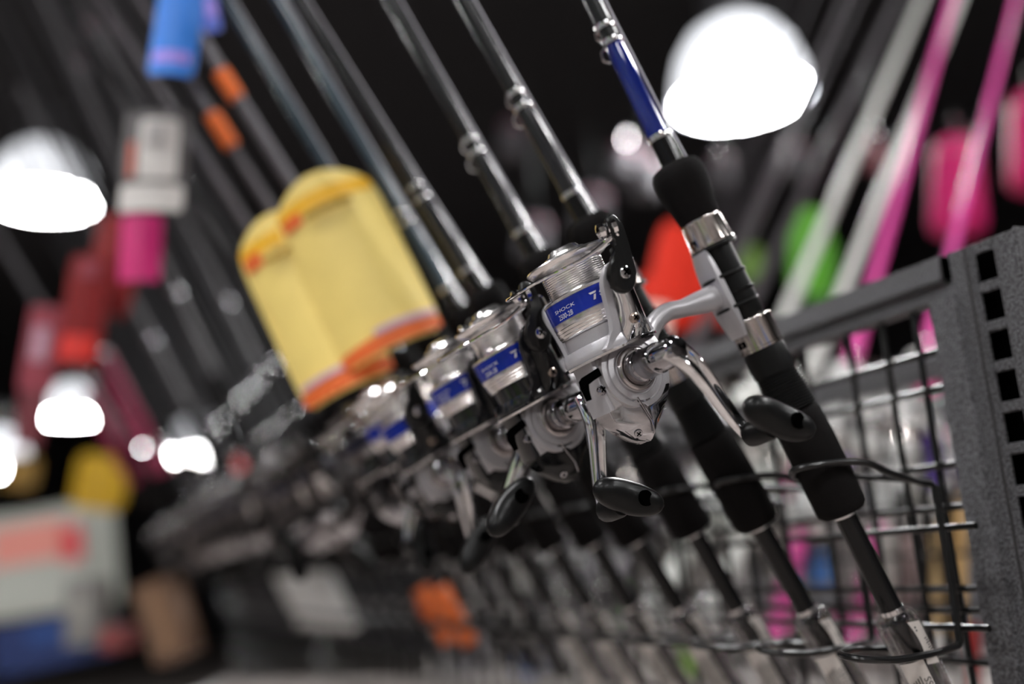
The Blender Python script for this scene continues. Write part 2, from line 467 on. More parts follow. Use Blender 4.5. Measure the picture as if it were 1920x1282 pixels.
# chrome tail, faceted
bm = bmesh.new(); rings = []
for z, xl, xr, xm, t, tl in ((-.0128, -.0208, .0210, -.0060, .0128, .0070), (-.0190, -.0200, .0185, -.0050, .0126, .0062), (-.0260, -.0165, .0130, -.0030, .0114, .0050), (-.0320, -.0115, .0060, -.0025, .0088, .0036), (-.0356, -.0070, .0000, -.0035, .0050, .0022)):
    rings.append([bm.verts.new(S3(x, h, zz)) for x, h, zz in ((xl, -tl, z), (xl, tl, z), (xm, t, z - .0012), (xr, t * .80, z + .004), (xr + .0022, 0, z + .005), (xr, -t * .62, z + .004), (xm, -t, z - .0012))])
ring_faces(bm, rings); bm.faces.new(rings[0]); bm.faces.new(rings[-1])
bmesh.ops.bevel(bm, geom=list(bm.edges), offset=.0006, segments=2, affect='EDGES')
tail = obj('tail_cap', bm, mat('tail_chrome', (.52, .51, .53), .10, 1.0), reel, angle=50)
bm = tube([S3(-.0060, .0133, -.0134), S3(-.0050, .0131, -.0200), S3(-.003, .0119, -.027), S3(-.0025, .0094, -.0328)], .0005, 6)
obj('tail_seam', bm, dark_chrome, tail)
def hdisc(prof, cx, cz, base=0.0, seg=48):      # lathe round the handle axis h
    M = Matrix(((1, 0, 0, cx), (0, 0, -1, 0), (0, 1, 0, cz), (0, 0, 0, 1)))
    M = Matrix(((1, 0, 0, cx), (0, 0, -1, -base), (0, 1, 0, cz), (0, 0, 0, 1)))
    return lathe(prof, seg, M)
obj('side_plate', hdisc([(.0200, .006), (.0200, .0105), (.0192, .0122), (.0170, .0126), (.0166, .0119), (.0160, .0119), (.0156, .0128), (.0130, .0131), (.0127, .0124), (.0120, .0124), (.0117, .0134), (.0100, .0140), (.0, .0140)], 0.0005, -.0005), silver, reel)
obj('handle_boss', hdisc([(.0112, .013), (.0112, .0148), (.0106, .0156), (.0098, .0158), (.0096, .0150), (.0092, .0150), (.0090, .0168), (.0, .017)], 0.0005, -.0005), mat('brushed_boss', (.5, .46, .45), .25, 1.0), reel)
def screw(name, x, h, z, r, parent, m=None, N=None):
    """cross-head screw facing N"""
    N = (N or S3(0, 1, 0)).normalized()
    ref = Vector((0, 0, 1)); u = (ref - N * ref.dot(N)).normalized(); v = N.cross(u)
    p = S3(x, h, z)
    M = Matrix(((u.x, v.x, N.x, p.x), (u.y, v.y, N.y, p.y), (u.z, v.z, N.z, p.z), (0, 0, 0, 1)))
    bm = lathe([(r, -.0015), (r, -.0001), (r*.92, .0004), (r*.6, .0007), (0, .0008)], 24, M)
    o = obj(name, bm, m or dark_chrome, parent)
    bm = box((-r*.62, -r*.13, .0005), (r*.62, r*.13, .00095)); box((-r*.13, -r*.62, .0005), (r*.13, r*.62, .00095), bm=bm)
    R = Matrix.Rotation(.5, 4, 'Z')
    for q in bm.verts: q.co = M @ (R @ q.co)
    bm2 = bmesh.new()
    bm2 = lathe([(r*1.02, .0000), (r*1.16, .0003), (r*1.20, -.0004)], 24, M, bm2, cap=False)
    bm.free()
    return o, bm2
def add_screw(x, h, z, r, N=None, m=None, parent=None):
    o, rim = screw('screw', x, h, z, r, parent or reel, m, N)
    rim.free()
    N = (N or S3(0, 1, 0)).normalized(); ref = Vector((0, 0, 1)); u = (ref - N * ref.dot(N)).normalized(); v = N.cross(u); p = S3(x, h, z)
    M = Matrix(((u.x, v.x, N.x, p.x), (u.y, v.y, N.y, p.y), (u.z, v.z, N.z, p.z), (0, 0, 0, 1))) @ Matrix.Rotation(.5, 4, 'Z')
    bm = bmesh.new()
    for lo, hi in (((-r*.62, -r*.12, .0004), (r*.62, r*.12, .0010)), ((-r*.12, -r*.62, .0004), (r*.12, r*.62, .0010))):
        b2 = box(lo, hi)
        for q in b2.verts: q.co = M @ q.co
        me = bpy.data.meshes.new('t'); b2.to_mesh(me); b2.free(); bm.from_mesh(me); bpy.data.meshes.remove(me)
    if parent is None: obj('screw_slot', bm, shade_lever_black, o)     # deepest level stays a sub-part
    else: bm.free()
    return o
add_screw(-.0208, .0100, -.0030, .0026)
add_screw(-.0100, .0066, -.0300, .0022, N=S3(-.45, .75, -.5))
# anti-reverse lever (black hook)
obj('reverse_lever', prism([(-.0190 + (a + .0225) * .82, .0078 + (b - .0105) * .82) for a, b in [(-.0225, .0105), (-.0225, .0055), (-.0345, .0040), (-.0355, .0005), (-.0365, -.0052), (-.0388, -.0050), (-.0392, .0030), (-.0380, .0075), (-.0350, .0090)]], fm, .0095, .0125, 0.0004), shade_lever_black, reel)
# stem and foot
stem_p = catmull([S3(.012, 0, .002), S3(.0225, 0, .0085), S3(.033, 0, .0165), S3(.045, 0, .0205), S3(.058, 0, .0190), S3(TT - .0125, 0, .0175)], 6)
stem_r = [(0.0085 - .0035 * min(1, i / 10.0) + (.003 * max(0, (i - 24) / 6.0)), .0048) for i in range(len(stem_p))]
obj('stem', tube(stem_p, stem_r, 20, up=(0, 0, 1)), silver, reel)
fx = TT - .0128
def footmap(a, b, c):                            # a along z, b across, c outward thickness
    return Vector((fx + c + 18.0 * b * b, b, a))
bm = bmesh.new(); g0 = []; g1 = []
nz, nb = 18, 8
for i in range(nz + 1):
    z = -.0085 + .052 * i / nz; hw = .0078 * (1 - .25 * abs(2 * i / nz - 1) ** 3); th = .0032 * (1 - .75 * abs(2 * i / nz - 1) ** 2)
    g0.append([bm.verts.new(footmap(z, -hw + 2 * hw * j / nb, 0.0008)) for j in range(nb + 1)])
    g1.append([bm.verts.new(footmap(z, -hw + 2 * hw * j / nb, -th)) for j in range(nb + 1)])
for g in (g0, g1):
    for i in range(nz):
        for j in range(nb): bm.faces.new((g[i][j], g[i+1][j], g[i+1][j+1], g[i][j+1]))
for i in range(nz):
    for j in (0, nb): bm.faces.new((g0[i][j], g0[i+1][j], g1[i+1][j], g1[i][j]))
for j in range(nb):
    for i in (0, nz): bm.faces.new((g0[i][j], g0[i][j+1], g1[i][j+1], g1[i][j]))
obj('foot', bm, silver, reel)
for z in (.0085, .0265):
    obj('foot_band', tube([Vector((TT - .0031 + .0134 * math.cos(a), .0106 * math.sin(a), z)) for a in [math.radians(15 * i) for i in range(24)]], .0009, 6, closed=True), matte_black, reel)
# spool
spool = obj('spool', lathe([(.004, .0312), (.0200, .0312), (.0208, .0320), (.0206, .0323), (.0212, .0334), (.0210, .0338), (.0214, .0350), (.0212, .0354), (.0216, .0368), (.0214, .0372), (.0217, .0386), (.0217, .0400),
        (.0214, .0402), (.0214, .0500), (.0219, .0502), (.0219, .0512), (.0208, .0518), (.0172, .0520), (.0168, .0530)] +
        [(q, .0530 + .00055 * i) for i in range(20) for q in ((.0169,) if i % 2 else (.0165,))] +
        [(.0165, .0645), (.0172, .0652), (.0205, .0668), (.0226, .0690), (.0229, .0698), (.0225, .0705), (.0215, .0706), (.0180, .0702), (.0135, .0700), (.0130, .0712), (0, .0712)], 72, TS), steel, reel, angle=28)
obj('drag_knob', lathe([(.0120, .0700), (.0122, .0722), (.0112, .0734), (.0096, .0732), (.0090, .0742), (.0080, .0758), (.0060, .0766), (0, .0768)], 36, TS), steel, spool)
BR = .0217
obj('blue_band', lathe([(.0213, .0403), (BR, .0404), (BR, .0499), (.0213, .0500)], 72, TS, cap=False), blue_band, spool)
# directions round the spool: angle 0 = towards picture right (e1), 90 = towards the viewer (e2)
e1l = (REEL_R.transposed() @ e1); e2l = (REEL_R.transposed() @ e2)
def cyl(ang, R, z, ax=SX):
    a = math.radians(ang)
    return Vector((ax, 0, ZO)) + (e1l * math.cos(a) + e2l * math.sin(a)) * R + Vector((0, 0, z))
def wrap(a0, z0, R=BR + .00015):                # text runs to the picture right => falling angle
    return lambda x, y: cyl(a0 - math.degrees(x / R), R, z0 + y)
def sheared(x, y, a0, z0): return cyl(a0 - math.degrees((x + y*.25) / (BR+.00015)), BR + .00015, z0 + y)
tb = text_bm('SHOCK', .0030, lambda x, y: sheared(x * 1.35, y * .8, 146, .0450))
obj('spool_lettering', tb, print_white, spool)
tb = text_bm('2500-2B', .0036, lambda x, y: sheared(x * .80, y, 143, .0413))
obj('spool_lettering', tb, print_white, spool)
bm = bmesh.new()
for poly in ([(0, .0046), (.0042, .0046), (.0034, .0036), (.0006, .0036)], [(.0022, .0031), (.0034, .0031), (.0022, .0006), (.0010, .0006)], [(.0050, .0030), (.0062, .0044), (.0072, .0044), (.0066, .0024)], [(.0048, .0022), (.0066, .0018), (.0066, .0008), (.0054, .0008)]):
    bm.faces.new([bm.verts.new(sheared(x, y, 80, .0425)) if 0 else bm.verts.new(cyl(88 - math.degrees(x / BR), BR + .0003, .0425 + y)) for x, y in poly])
obj('emblem', bm, print_white, spool)
# rotor
ARM = 57.0                                       # azimuth of the near arm (0 = e1, 90 = viewer)
rotor = obj('rotor', lathe([(.010, .0170), (.0235, .0170), (.0243, .0177), (.0246, .0188), (.0243, .0204), (.0238, .0225), (.0232, .0242), (.0222, .0243), (.0216, .0235), (.0205, .0228), (.0196, .0230), (.0194, .0310), (.010, .0310)], 64, TS), white_silver, reel, angle=40)
obj('rotor_rim', lathe([(.0236, .0158), (.0254, .0158), (.0256, .0170), (.0250, .0174), (.0236, .0174)], 64, TS, cap=False), chrome, rotor)
def armR(z):                                     # the arm flares outwards with height
    pts = [(.013, .0245), (.022, .0255), (.030, .0268), (.040, .0290), (.0475, .0312), (.060, .0345), (.075, .0370)]
    for (a, b), (c, d) in zip(pts, pts[1:]):
        if z <= c: return b + (d - b) * (max(z, a) - a) / (c - a)
    return pts[-1][1]
def armmap(side):
    def f(a, b, c):                              # a tangential (towards picture right +), b height, c outward
        base = ARM if side > 0 else ARM + 180
        u = (e1l * math.cos(math.radians(base)) + e2l * math.sin(math.radians(base)))
        tdir = (e1l * math.sin(math.radians(base)) - e2l * math.cos(math.radians(base)))
        R = armR(b) + c
        k = a * a / (2 * .026) * .85
        return Vector((SX, 0, b + ZO)) + u * (R - k) + tdir * a
    return f
def outline_smooth(pts, n=3): return [(v.x, v.y) for v in catmull([(a, b, 0) for a, b in pts], n, closed=True)]
arm_out = [(-.0170, .0172), (-.0125, .0230), (-.0102, .0300), (-.0096, .0400), (-.0090, .0480), (-.0058, .0545), (.0, .0560), (.0062, .0535), (.0088, .0470), (.0094, .0380), (.0104, .0280), (.0118, .0220), (.0135, .0172)]
cov_out = [(-.0060, .0140), (-.0062, .0220), (-.0056, .0300), (-.0052, .0400), (-.0048, .0500), (.0060, .0500), (.0092, .0400), (.0108, .0300), (.0122, .0210), (.0128, .0145)]
lev_out = [(-.0078, .0500), (-.0082, .0455), (-.0060, .0410), (-.0018, .0388), (.0028, .0393), (.0066, .0425), (.0082, .0475), (.0080, .0530), (.0086, .0610), (.0088, .0690), (.0074, .0740), (.0040, .0765), (.0004, .0752), (-.0004, .0715), (.0006, .0660), (-.0008, .0600), (-.0050, .0555)]
for side in (1, -1):
    f = armmap(side)
    a_ = obj('rotor_arm', prism(outline_smooth(arm_out, 3), f, -.0035, .0, 0.0009, 2), white_silver, rotor)
    bm = bmesh.new(); G = []; NI, NJ = 20, 12
    LFT = [(.0176, -.0060), (.0220, -.0062), (.0300, -.0056), (.0400, -.0052), (.0500, -.0048)]
    RGT = [(.0176, .0130), (.0210, .0124), (.0300, .0110), (.0400, .0094), (.0500, .0070)]
    def itp(T, z):
        for (p, q), (r, t) in zip(T, T[1:]):
            if z <= r: return q + (t - q) * (z - p) / (r - p)
        return T[-1][1]
    for i in range(NI + 1):
        z = .0176 + .0324 * i / NI; a0_, a1_ = itp(LFT, z), itp(RGT, z); row = []
        ev = 1 - abs(2 * i / NI - 1) ** 6
        for j in range(NJ + 1):
            q = 2 * j / NJ - 1
            row.append(bm.verts.new(f(a0_ + (a1_ - a0_) * (q + 1) / 2, z, -.0006 + (.0028 + .0016 * math.sin(i / NI * PI)) * (1 - abs(q) ** 2.6) * max(.15, ev))))
        G.append(row)
    for i in range(NI):
        for j in range(NJ): bm.faces.new((G[i][j], G[i+1][j], G[i+1][j+1], G[i][j+1]))
    c_ = obj('arm_cover', bm, mat('cover_chrome', (0.82, 0.81, 0.82), 0.07, 1.0, scale=300), rotor, angle=80)
f = armmap(1)
lever = obj('bail_lever', prism(outline_smooth(lev_out, 3), f, .0022, .0062, 0.0014, 3), matte_black, rotor)
uarm = f(0, .03, 1) - f(0, .03, 0)
def sc_on_arm(a, z, c, r, m):
    p = f(a, z, c); N = (uarm + Vector((0, 0, -.12))).normalized()
    return add_screw(p.x, -p.y, p.z, r, N=N, m=m, parent=rotor)
# screws on arm become sub-parts of the rotor
sc_on_arm(0.0004, .0478, .0062, .0034, chrome)
sc_on_arm(-.0002, .0262, .0036, .0027, mat('brass_toned_screw', (.55, .45, .38), .2, 1.0))
bmx = bmesh.new()
for (aa, zz, cc, r) in ((.0004, .0478, .0071, .0034), (-.0002, .0262, .0045, .0027)):
    N = (uarm + Vector((0, 0, -.12))).normalized(); ref = Vector((0, 0, 1)); u = (ref - N * ref.dot(N)).normalized(); v = N.cross(u); p = f(aa, zz, cc - .0002)
    for k in (0.5, 0.5 + PI / 2):
        d = u * math.cos(k) + v * math.sin(k); e = -u * math.sin(k) + v * math.cos(k)
        q = [p + d*r*.6 + e*r*.12, p + d*r*.6 - e*r*.12, p - d*r*.6 - e*r*.12, p - d*r*.6 + e*r*.12]
        bmx.faces.new([bmx.verts.new(x + N * .0003) for x in q])
obj('screw_slots', bmx, shade_lever_black, rotor, smooth=False)
# line roller at the lever's head, then the bail wire round the spool
pr = f(.0036, .0705, .0040)
tdir = f(1, .03, 0) - f(0, .03, 0); tdir = (tdir - uarm * tdir.dot(uarm)).normalized()
axr = (-tdir * .9 - uarm * .35 + Vector((0, 0, .05))).normalized()
def along(p, ax, prof, seg=24, bm=None):
    ax = ax.normalized(); ref = Vector((0, 0, 1)) if abs(ax.z) < .9 else Vector((1, 0, 0)); u = (ref - ax * ref.dot(ax)).normalized(); v = ax.cross(u)
    M = Matrix(((u.x, v.x, ax.x, p.x), (u.y, v.y, ax.y, p.y), (u.z, v.z, ax.z, p.z), (0, 0, 0, 1)))
    return lathe(prof, seg, M, bm)
obj('line_roller', along(pr, axr, [(.0040, -.001), (.0042, .0012), (.0030, .0020), (.0026, .0034), (.0034, .0046), (.0040, .0054), (.0042, .0072), (.0036, .0082), (.0018, .0090), (0, .0092)], 10), chrome, rotor, angle=20)
pe = pr + axr * .0045
bail_pts = [pe - Vector((0, 0, .0035))]
b0 = f(-.0050, .0640, .0010)
bail = [pr - Vector((0, 0, .0035)), b0]
for ang, R, z in ((82, .0340, .0622), (102, .0342, .0618), (125, .0350, .0620), (150, .0362, .0622), (172, .0372, .0632), (192, .0365, .0645), (210, .0345, .0660)):
    bail.append(cyl(ang, R, z))
bail.append(armmap(-1)(0, .062, .0)); bail.append(armmap(-1)(0, .052, .002))
bp = catmull(bail, 8)
br = [max(.0009, .0022 - .0013 * min(1, i / 14)) for i in range(len(bp))]
obj('bail_wire', tube(bp, br, 10), chrome, rotor)
# handle: its own frame so that copies may be cranked to other angles about the shaft
HO = S3(.0005, 0, -.0005)
handle = bpy.data.objects.new('crank_handle', None)
def HP(x, h, z): return Vector((x, -h, z))
hs = lathe([(.0078, .0150), (.0078, .0185), (.0084, .0188), (.0084, .0212), (.0076, .0216), (.0073, .0219), (.0076, .0222), (.0076, .0330), (.0078, .0333), (.0078, .0337), (.0075, .0340), (.0074, .0400), (.0072, .0404), (.0068, .0480), (.0050, .0510), (.0, .0516)], 40,
           Matrix(((1, 0, 0, 0), (0, 0, -1, 0), (0, 1, 0, 0), (0, 0, 0, 1))))
handle = obj('crank_handle', hs, dark_chrome, reel); handle.location = HO
dl = math.radians(24); LH = .057
adir = Vector((math.sin(dl), 0, -math.cos(dl)))      # along the arm, perpendicular to h
sect = []
for k in range(20):
    a = 2 * PI * k / 20; x, y = math.cos(a), math.sin(a)
    if y > 0: y = y * (1 - .55 * math.exp(-(x / .35) ** 2))
    sect.append((x, y))
arm_path = [HP(0, .0455, 0) - adir * .003, HP(0, .0480, 0) + adir * .004, HP(0, .0490, 0) + adir * .012, HP(0, .0475, 0) + adir * .022, HP(0, .0445, 0) + adir * .034, HP(0, .0420, 0) + adir * .046, HP(0, .041, 0) + adir * LH, HP(0, .0408, 0) + adir * (LH + .004)]
ap = catmull(arm_path, 6); n = len(ap)
side = adir.cross(Vector((0, 1, 0))).normalized()
ar = [(.0074 - .0036 * min(1, i / (n * .8)), .0050 - .0023 * min(1, i / (n * .8))) for i in range(n)]
ar[-1] = (.0015, .001); ar[-2] = (.0030, .0021); ar[0] = (.004, .003)
obj('crank_arm', tube(ap, ar, up=side, section=sect), chrome, handle)
# knob: a flattened paddle turning about an axis parallel to the shaft
wc = Vector((.92, -.38, 0)); hc = RC.transposed() @ hdir
wc.z = -(hc.x * wc.x + hc.y * wc.y) / hc.z; wc.normalize()
wl = REEL_R.transposed() @ (RC @ wc)
hl = Vector((0, -1, 0)); vl = wl.cross(hl).normalized()
ke = HP(0, .0408, 0) + adir * LH
obj('knob_shaft', along(ke, hl, [(.0040, .000), (.0060, .002), (.0064, .005), (.0062, .010), (.0060, .0150), (.0050, .0175), (0, .018)], 24), rubber, handle)
upl = REEL_R.transposed() @ Vector(RC.col[1]); ril = REEL_R.transposed() @ Vector(RC.col[0])
kc = ke + hl * .0165 + upl * .0052 + ril * .0005
bm = bmesh.new(); rings = []
NK = 22
for i in range(NK + 1):
    t = -1 + 2 * i / NK
    s = max(0.02, (1 - abs(t) ** 3.4)) ** .5
    ha = .0074 * s * (1 - .10 * math.cos(t * 4)); hb = .0082 * s * (1 + .06 * math.cos(t * 3.2))
    c = kc + wl * (.0205 * t + .0035) + hl * (.0022 * t * t)
    rings.append([bm.verts.new(c + hl * (ha * math.cos(2*PI*k/24)) + vl * (hb * math.sin(2*PI*k/24))) for k in range(24)])
ring_faces(bm, rings); bm.faces.new(rings[0]); bm.faces.new(rings[-1])
knob = obj('knob', bm, rubber, handle, angle=60)
hp = kc + wl * .0105 + hl * .0078
obj('knob_hole_shade', along(hp, (hl * .95 + wl * .25), [(.0040, -.002), (.0040, .0004), (.0, .0004)], 24), shade_lever_black, handle)  # flat black disc paints the shade of a recess in the knob
bpy.context.view_layer.update()

# ------------------------------------------------------------------ slotted upright
XP = 0.53
def PY(px, py): return onX(px, py, XP).y
ypl, ypr = onX(1748, 600, XP).y, onX(1903, 440, XP).y
ztp = onX(1850, 447, XP).z
ynotch = onX(1784, 520, XP).y; znotch = onX(1783, 556, XP).z
slots_y0, slots_y1 = onX(1867, 500, XP).y, onX(1829, 500, XP).y
zs0 = onX(1848, 498, XP).z; zs5 = onX(1905, 880, XP).z; pitch = (zs0 - zs5) / 5
post = empty('slotted_upright', Matrix.Translation((XP, ypr, ZF)), 'hammered black slotted steel upright at the end of the rod rack', 'shelf upright')
PM = Matrix.Translation((-XP, -ypr, -ZF))
def pbox(lo, hi, bev=.0006, bm=None):
    b = box(lo, hi, bev)
    for v in b.verts: v.co = PM @ v.co
    if bm is None: return b
    me = bpy.data.meshes.new('t'); b.to_mesh(me); b.free(); bm.from_mesh(me); bpy.data.meshes.remove(me); return bm
th = .0022
# perforated front web: left strip, right strip, bridges between slots
hs_ = pitch * .36
bm = pbox((XP, slots_y1, ZF), (XP + th, ynotch, ztp), .0003)
pbox((XP, ypr, ZF), (XP + th, slots_y0, ztp), .0008, bm)
zz = zs0; bridges = []
pbox((XP, slots_y0, zs0 + hs_), (XP + th, slots_y1, ztp), .0002, bm)
for i in range(46):
    top = zz - hs_; bot = zz - pitch + hs_
    pbox((XP, slots_y0 - .0002, bot), (XP + th, slots_y1 + .0002, top), .0008, bm)
    zz -= pitch
pbox((XP, slots_y0, ZF), (XP + th, slots_y1, zz), 0, bm)
obj('perforated_face', bm, powder, post, smooth=False)
obj('side_flange', pbox((XP - .0012, ynotch - .0006, ZF), (XP + .018, ypl, znotch), .0006), powder, post, smooth=False)
obj('side_flange', pbox((XP + .0005, ynotch - .004, ZF), (XP + .03, ynotch, ztp - .001), .0005), powder, post, smooth=False)
obj('end_face', pbox((XP + .0005, ypr, ZF), (XP + .075, ypr + .002, ztp + .0015), .0006), powder, post, smooth=False)
obj('fold_line', pbox((XP - .0006, slots_y1 + .0055, ZF), (XP + .0004, slots_y1 + .0072, ztp - .001), 0), mat('dark_seam_steel', (.03, .028, .028), .6), post, smooth=False)  # darker strip along the seam beside the slots
obj('slot_shade_plate', pbox((XP + .012, ypr + .003, ZF), (XP + .014, ynotch - .005, ztp - .004), 0), shade_lever_black, post, smooth=False)  # black plate paints the shade seen through the slots

# ------------------------------------------------------------------ top rails
YE = 3.6
WB = 0.30                                        # gondola width
zr1 = onX(1760, 478, XP).z; zr0 = onX(1760, 530, XP).z; zr00 = onX(1760, 562, XP).z
yr = onX(1764, 500, XP).y
rail = empty('top_rail', Matrix.Translation((XP, yr, zr1)), 'hammered grey black rail along the top of the rod rack', 'rail')
def loc(b, M):
    for v in b.verts: v.co = M @ v.co
    return b
RM = Matrix.Translation((-XP, -yr, -zr1))
obj('rail_bar', loc(box((XP, yr, zr0), (XP + .022, YE, zr1), .0018, seg=2), RM), rail_mat, rail, smooth=False)
obj('end_shade_plate', loc(box((XP + .0015, yr - .0012, zr0 + .0015), (XP + .030, yr + .001, zr1 - .0015)), RM), shade_lever_black, rail, smooth=False)  # black plate paints the shade inside the rail's end
obj('rail_lip', loc(box((XP + .004, yr - .006, zr00), (XP + .018, YE, zr0 - .002), .001), RM), rail_mat, rail, smooth=False)
rail2 = empty('top_rail', Matrix.Translation((XP + WB, .46, zr1)), 'brown-grey rail behind, along the far top edge of the rack', 'rail')
RM2 = Matrix.Translation((-XP - WB, -.46, -zr1))
obj('rail_bar', loc(box((XP + WB - .022, .46, zr0), (XP + WB, YE, zr1), .0018), RM2), rail_mat, rail2, smooth=False)
obj('rail_lip', loc(box((XP + WB - .02, .46, zr00), (XP + WB - .004, YE, zr0 - .002), .001), RM2), rail_mat, rail2, smooth=False)
for i, yb in enumerate((.50, 1.42, 2.34)):
    t = obj('cross_brace', box((XP + .022, yb, zr0 + .001), (XP + WB - .022, yb + .02, zr1 - .003), .001), rail_mat, smooth=False)
    tag(t, ['black cross brace joining the two top rails, nearest the slotted upright', 'black cross brace joining the top rails, midway along the rack', 'black cross brace joining the top rails, farthest along the rack'][i], 'brace', 'cross braces between the top rails')

# ------------------------------------------------------------------ wire grid panels
def cyl_between(a, b, r, seg=6):
    return tube([a, b], r, seg)
def grid(name, X, ys, ye, zlist, ylist, label, r=.0025):
    g = empty(name, Matrix.Translation((X, ys, 0)), label, 'wire grid', 'wire grid panels of the rack')
    hme = None
    for z in zlist:
        o = obj('horizontal_wire', cyl_between((0, 0, 0), (0, ye - ys, 0), r), wire_black, g) if hme is None else None
        if o: hme = o.data
        else:
            o = bpy.data.objects.new('horizontal_wire', hme); COL.objects.link(o); o.parent = g
        o.location = (0, 0, z)
    vme = None
    for y in ylist:
        if vme is None:
            o = obj('vertical_wire', cyl_between((0, 0, -.95), (0, 0, zr00), r), wire_black, g); vme = o.data
        else:
            o = bpy.data.objects.new('vertical_wire', vme); COL.objects.link(o); o.parent = g
        o.location = (0.0038, y - ys, 0)
    return g
XG = XP + .008
zl = [onX(1751, y, XG).z for y in (660, 730, 875, 954, 1104, 1143)] + [-.085, -.13, -.19, -.25, -.33, -.41]
grid('wire_grid', XG, .478, YE, zl, [.486 + .0305 * i for i in range(3)] + [.5825 + .0508 * i for i in range(58)], 'black wire grid right behind the near rods')
XG2 = XP + WB - .008
zl2 = [z + d for z in zl for d in (0.0,)] 
zl2 = [zr00 - .02 - .0508 * i for i in range(11)]
grid('wire_grid', XG2, .478, YE, zl2, [.50 + .0508 * i for i in range(60)], 'black wire grid of the rack side facing away')

# ------------------------------------------------------------------ rod holder rack (carrier wires and a bent holder for every rod)
NR = 32; DY = .0762
pu = P0 + RD * rz(885); pl = P0 + RD * rz(1222)
Xw = onY(1748, 906, pu.y).x
print('Xw', Xw, 'rod upper', pu, 'lower', pl)
zu = onX(1748, 906, Xw).z
rack = empty('rod_holder_rack', Matrix.Translation((Xw, .45, 0)), 'black bent-wire rod holder strip hung on the wire grid', 'rod rack')
RKM = Matrix.Translation((-Xw, -.45, 0))
for (px, py) in ((1830, 985), (1855, 1178)):
    q = onX(px, py, Xw + .0028)
    obj('carrier_wire', tube([RKM @ q, RKM @ Vector((q.x, YE, q.z))], .0021, 10), wire_black, rack)
ycor = pu.y - .002
zlow = onY(1785, 1212, ycor).z
ztilt = .004
tipu = pu.x - .0195; tipl = pl.x - .043
yn, yf = pu.y - .019, pu.y + .019
hw = [onY(1745, 902, yf), onY(1680, 897, yf), onY(1610, 893, yf), onY(1530, 893, yf - .003), onY(1496, 895, pu.y + .010), onY(1485, 888, pu.y), onY(1497, 878, pu.y - .011), onY(1555, 868, yn), onY(1620, 866, yn), onY(1664, 884, yn + .006), onY(1700, 896, yn + .012),
      (Xw - .012, ycor, zu + .001), (Xw - .003, ycor, zu - .0005)]
up_path = catmull(hw, 6)
vert = [Vector((Xw, ycor, zu - .003)), Vector((Xw, ycor, zlow + .003))]
yn, yf = pl.y - .018, pl.y + .018
lw = [(Xw - .003, ycor - .001, zlow), onY(1738, 1227, yn + .004), onY(1680, 1237, yn), onY(1625, 1236, yn), onY(1588, 1231, pl.y - .010), onY(1576, 1225, pl.y), onY(1590, 1219, pl.y + .010), onY(1620, 1216, yf), onY(1680, 1216, yf), onY(1720, 1215, yf)]
low_path = catmull(lw, 6)
hb = tube([RKM @ p for p in up_path + vert + low_path], .0021, 10)
h0 = obj('rod_holder', hb, wire_black, rack)
for k in range(1, NR):
    o = bpy.data.objects.new('rod_holder', h0.data); COL.objects.link(o); o.parent = rack; o.location = (0, DY * k, 0)

# ------------------------------------------------------------------ repeats of the rod and reel along the near rack
collect()
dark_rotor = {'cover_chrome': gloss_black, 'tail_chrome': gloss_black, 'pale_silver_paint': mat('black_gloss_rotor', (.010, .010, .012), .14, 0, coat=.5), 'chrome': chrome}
teal = mat('dark_teal_blank', (.03, .055, .075), .25, .2, coat=.6)
grey_blank = mat('grey_blank', (.11, .10, .11), .3, .3, coat=.4)
orange = mat('orange_sleeve', (.85, .16, .015), .45)
white_blank = mat('white_blank', (.82, .84, .79), .3, 0, coat=.5)
pink_blank = mat('pink_blank', (.95, .09, .46), .3, 0, coat=.6)
pink_blank2 = pink_blank
crimson = mat('crimson_blank', (.36, .02, .09), .35)
black_wind = mat('black_winding', (.012, .012, .014), .2, coat=.5)
ORD = ['', 'second', 'third', 'fourth', 'fifth', 'sixth', 'seventh', 'eighth', 'ninth', 'tenth', '11th', '12th', '13th', '14th', '15th', '16th', '17th', '18th', '19th', '20th', '21st', '22nd', '23rd', '24th', '25th', '26th', '27th', '28th', '29th', '30th', '31st', '32nd']
crank = {1: -45, 2: -72, 3: -40, 4: 10, 5: -60}
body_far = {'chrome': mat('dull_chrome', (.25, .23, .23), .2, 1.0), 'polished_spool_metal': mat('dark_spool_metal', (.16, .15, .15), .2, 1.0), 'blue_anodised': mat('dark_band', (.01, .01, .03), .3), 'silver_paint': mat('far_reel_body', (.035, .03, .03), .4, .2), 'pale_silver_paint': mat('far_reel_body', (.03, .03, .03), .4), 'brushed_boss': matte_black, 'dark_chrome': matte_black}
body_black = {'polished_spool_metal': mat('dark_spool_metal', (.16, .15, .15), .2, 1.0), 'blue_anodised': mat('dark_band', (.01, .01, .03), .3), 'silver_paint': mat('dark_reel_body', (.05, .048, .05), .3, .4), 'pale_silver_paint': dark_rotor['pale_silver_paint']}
dullb = mat('dull_black_blank', (.02, .019, .021), .5, spec=.15)
topx = {1: 868, 2: 732, 3: 562, 4: 522, 5: 425, 6: 330, 7: 262, 8: 190, 9: 120}
def solve_lean(k):
    lo_, hi_ = -14.0, 10.0
    for _ in range(30):
        mid = (lo_ + hi_) / 2
        Q = Matrix.Translation((0, DY * k, 0)) @ Matrix.Translation(P0) @ Matrix.Rotation(math.radians(mid), 4, 'Y') @ Matrix.Translation(-P0)
        a = RC.transposed() @ (Q @ P0); b = RC.transposed() @ (Q @ P1); d = b - a
        kk = CY / F; t = -(a.y + kk * a.z) / (d.y + kk * d.z); p = a + d * t
        x = CX + F * p.x / -p.z
        if x > topx[k]: hi_ = mid
        else: lo_ = mid
    return mid
sleeve_m = {}
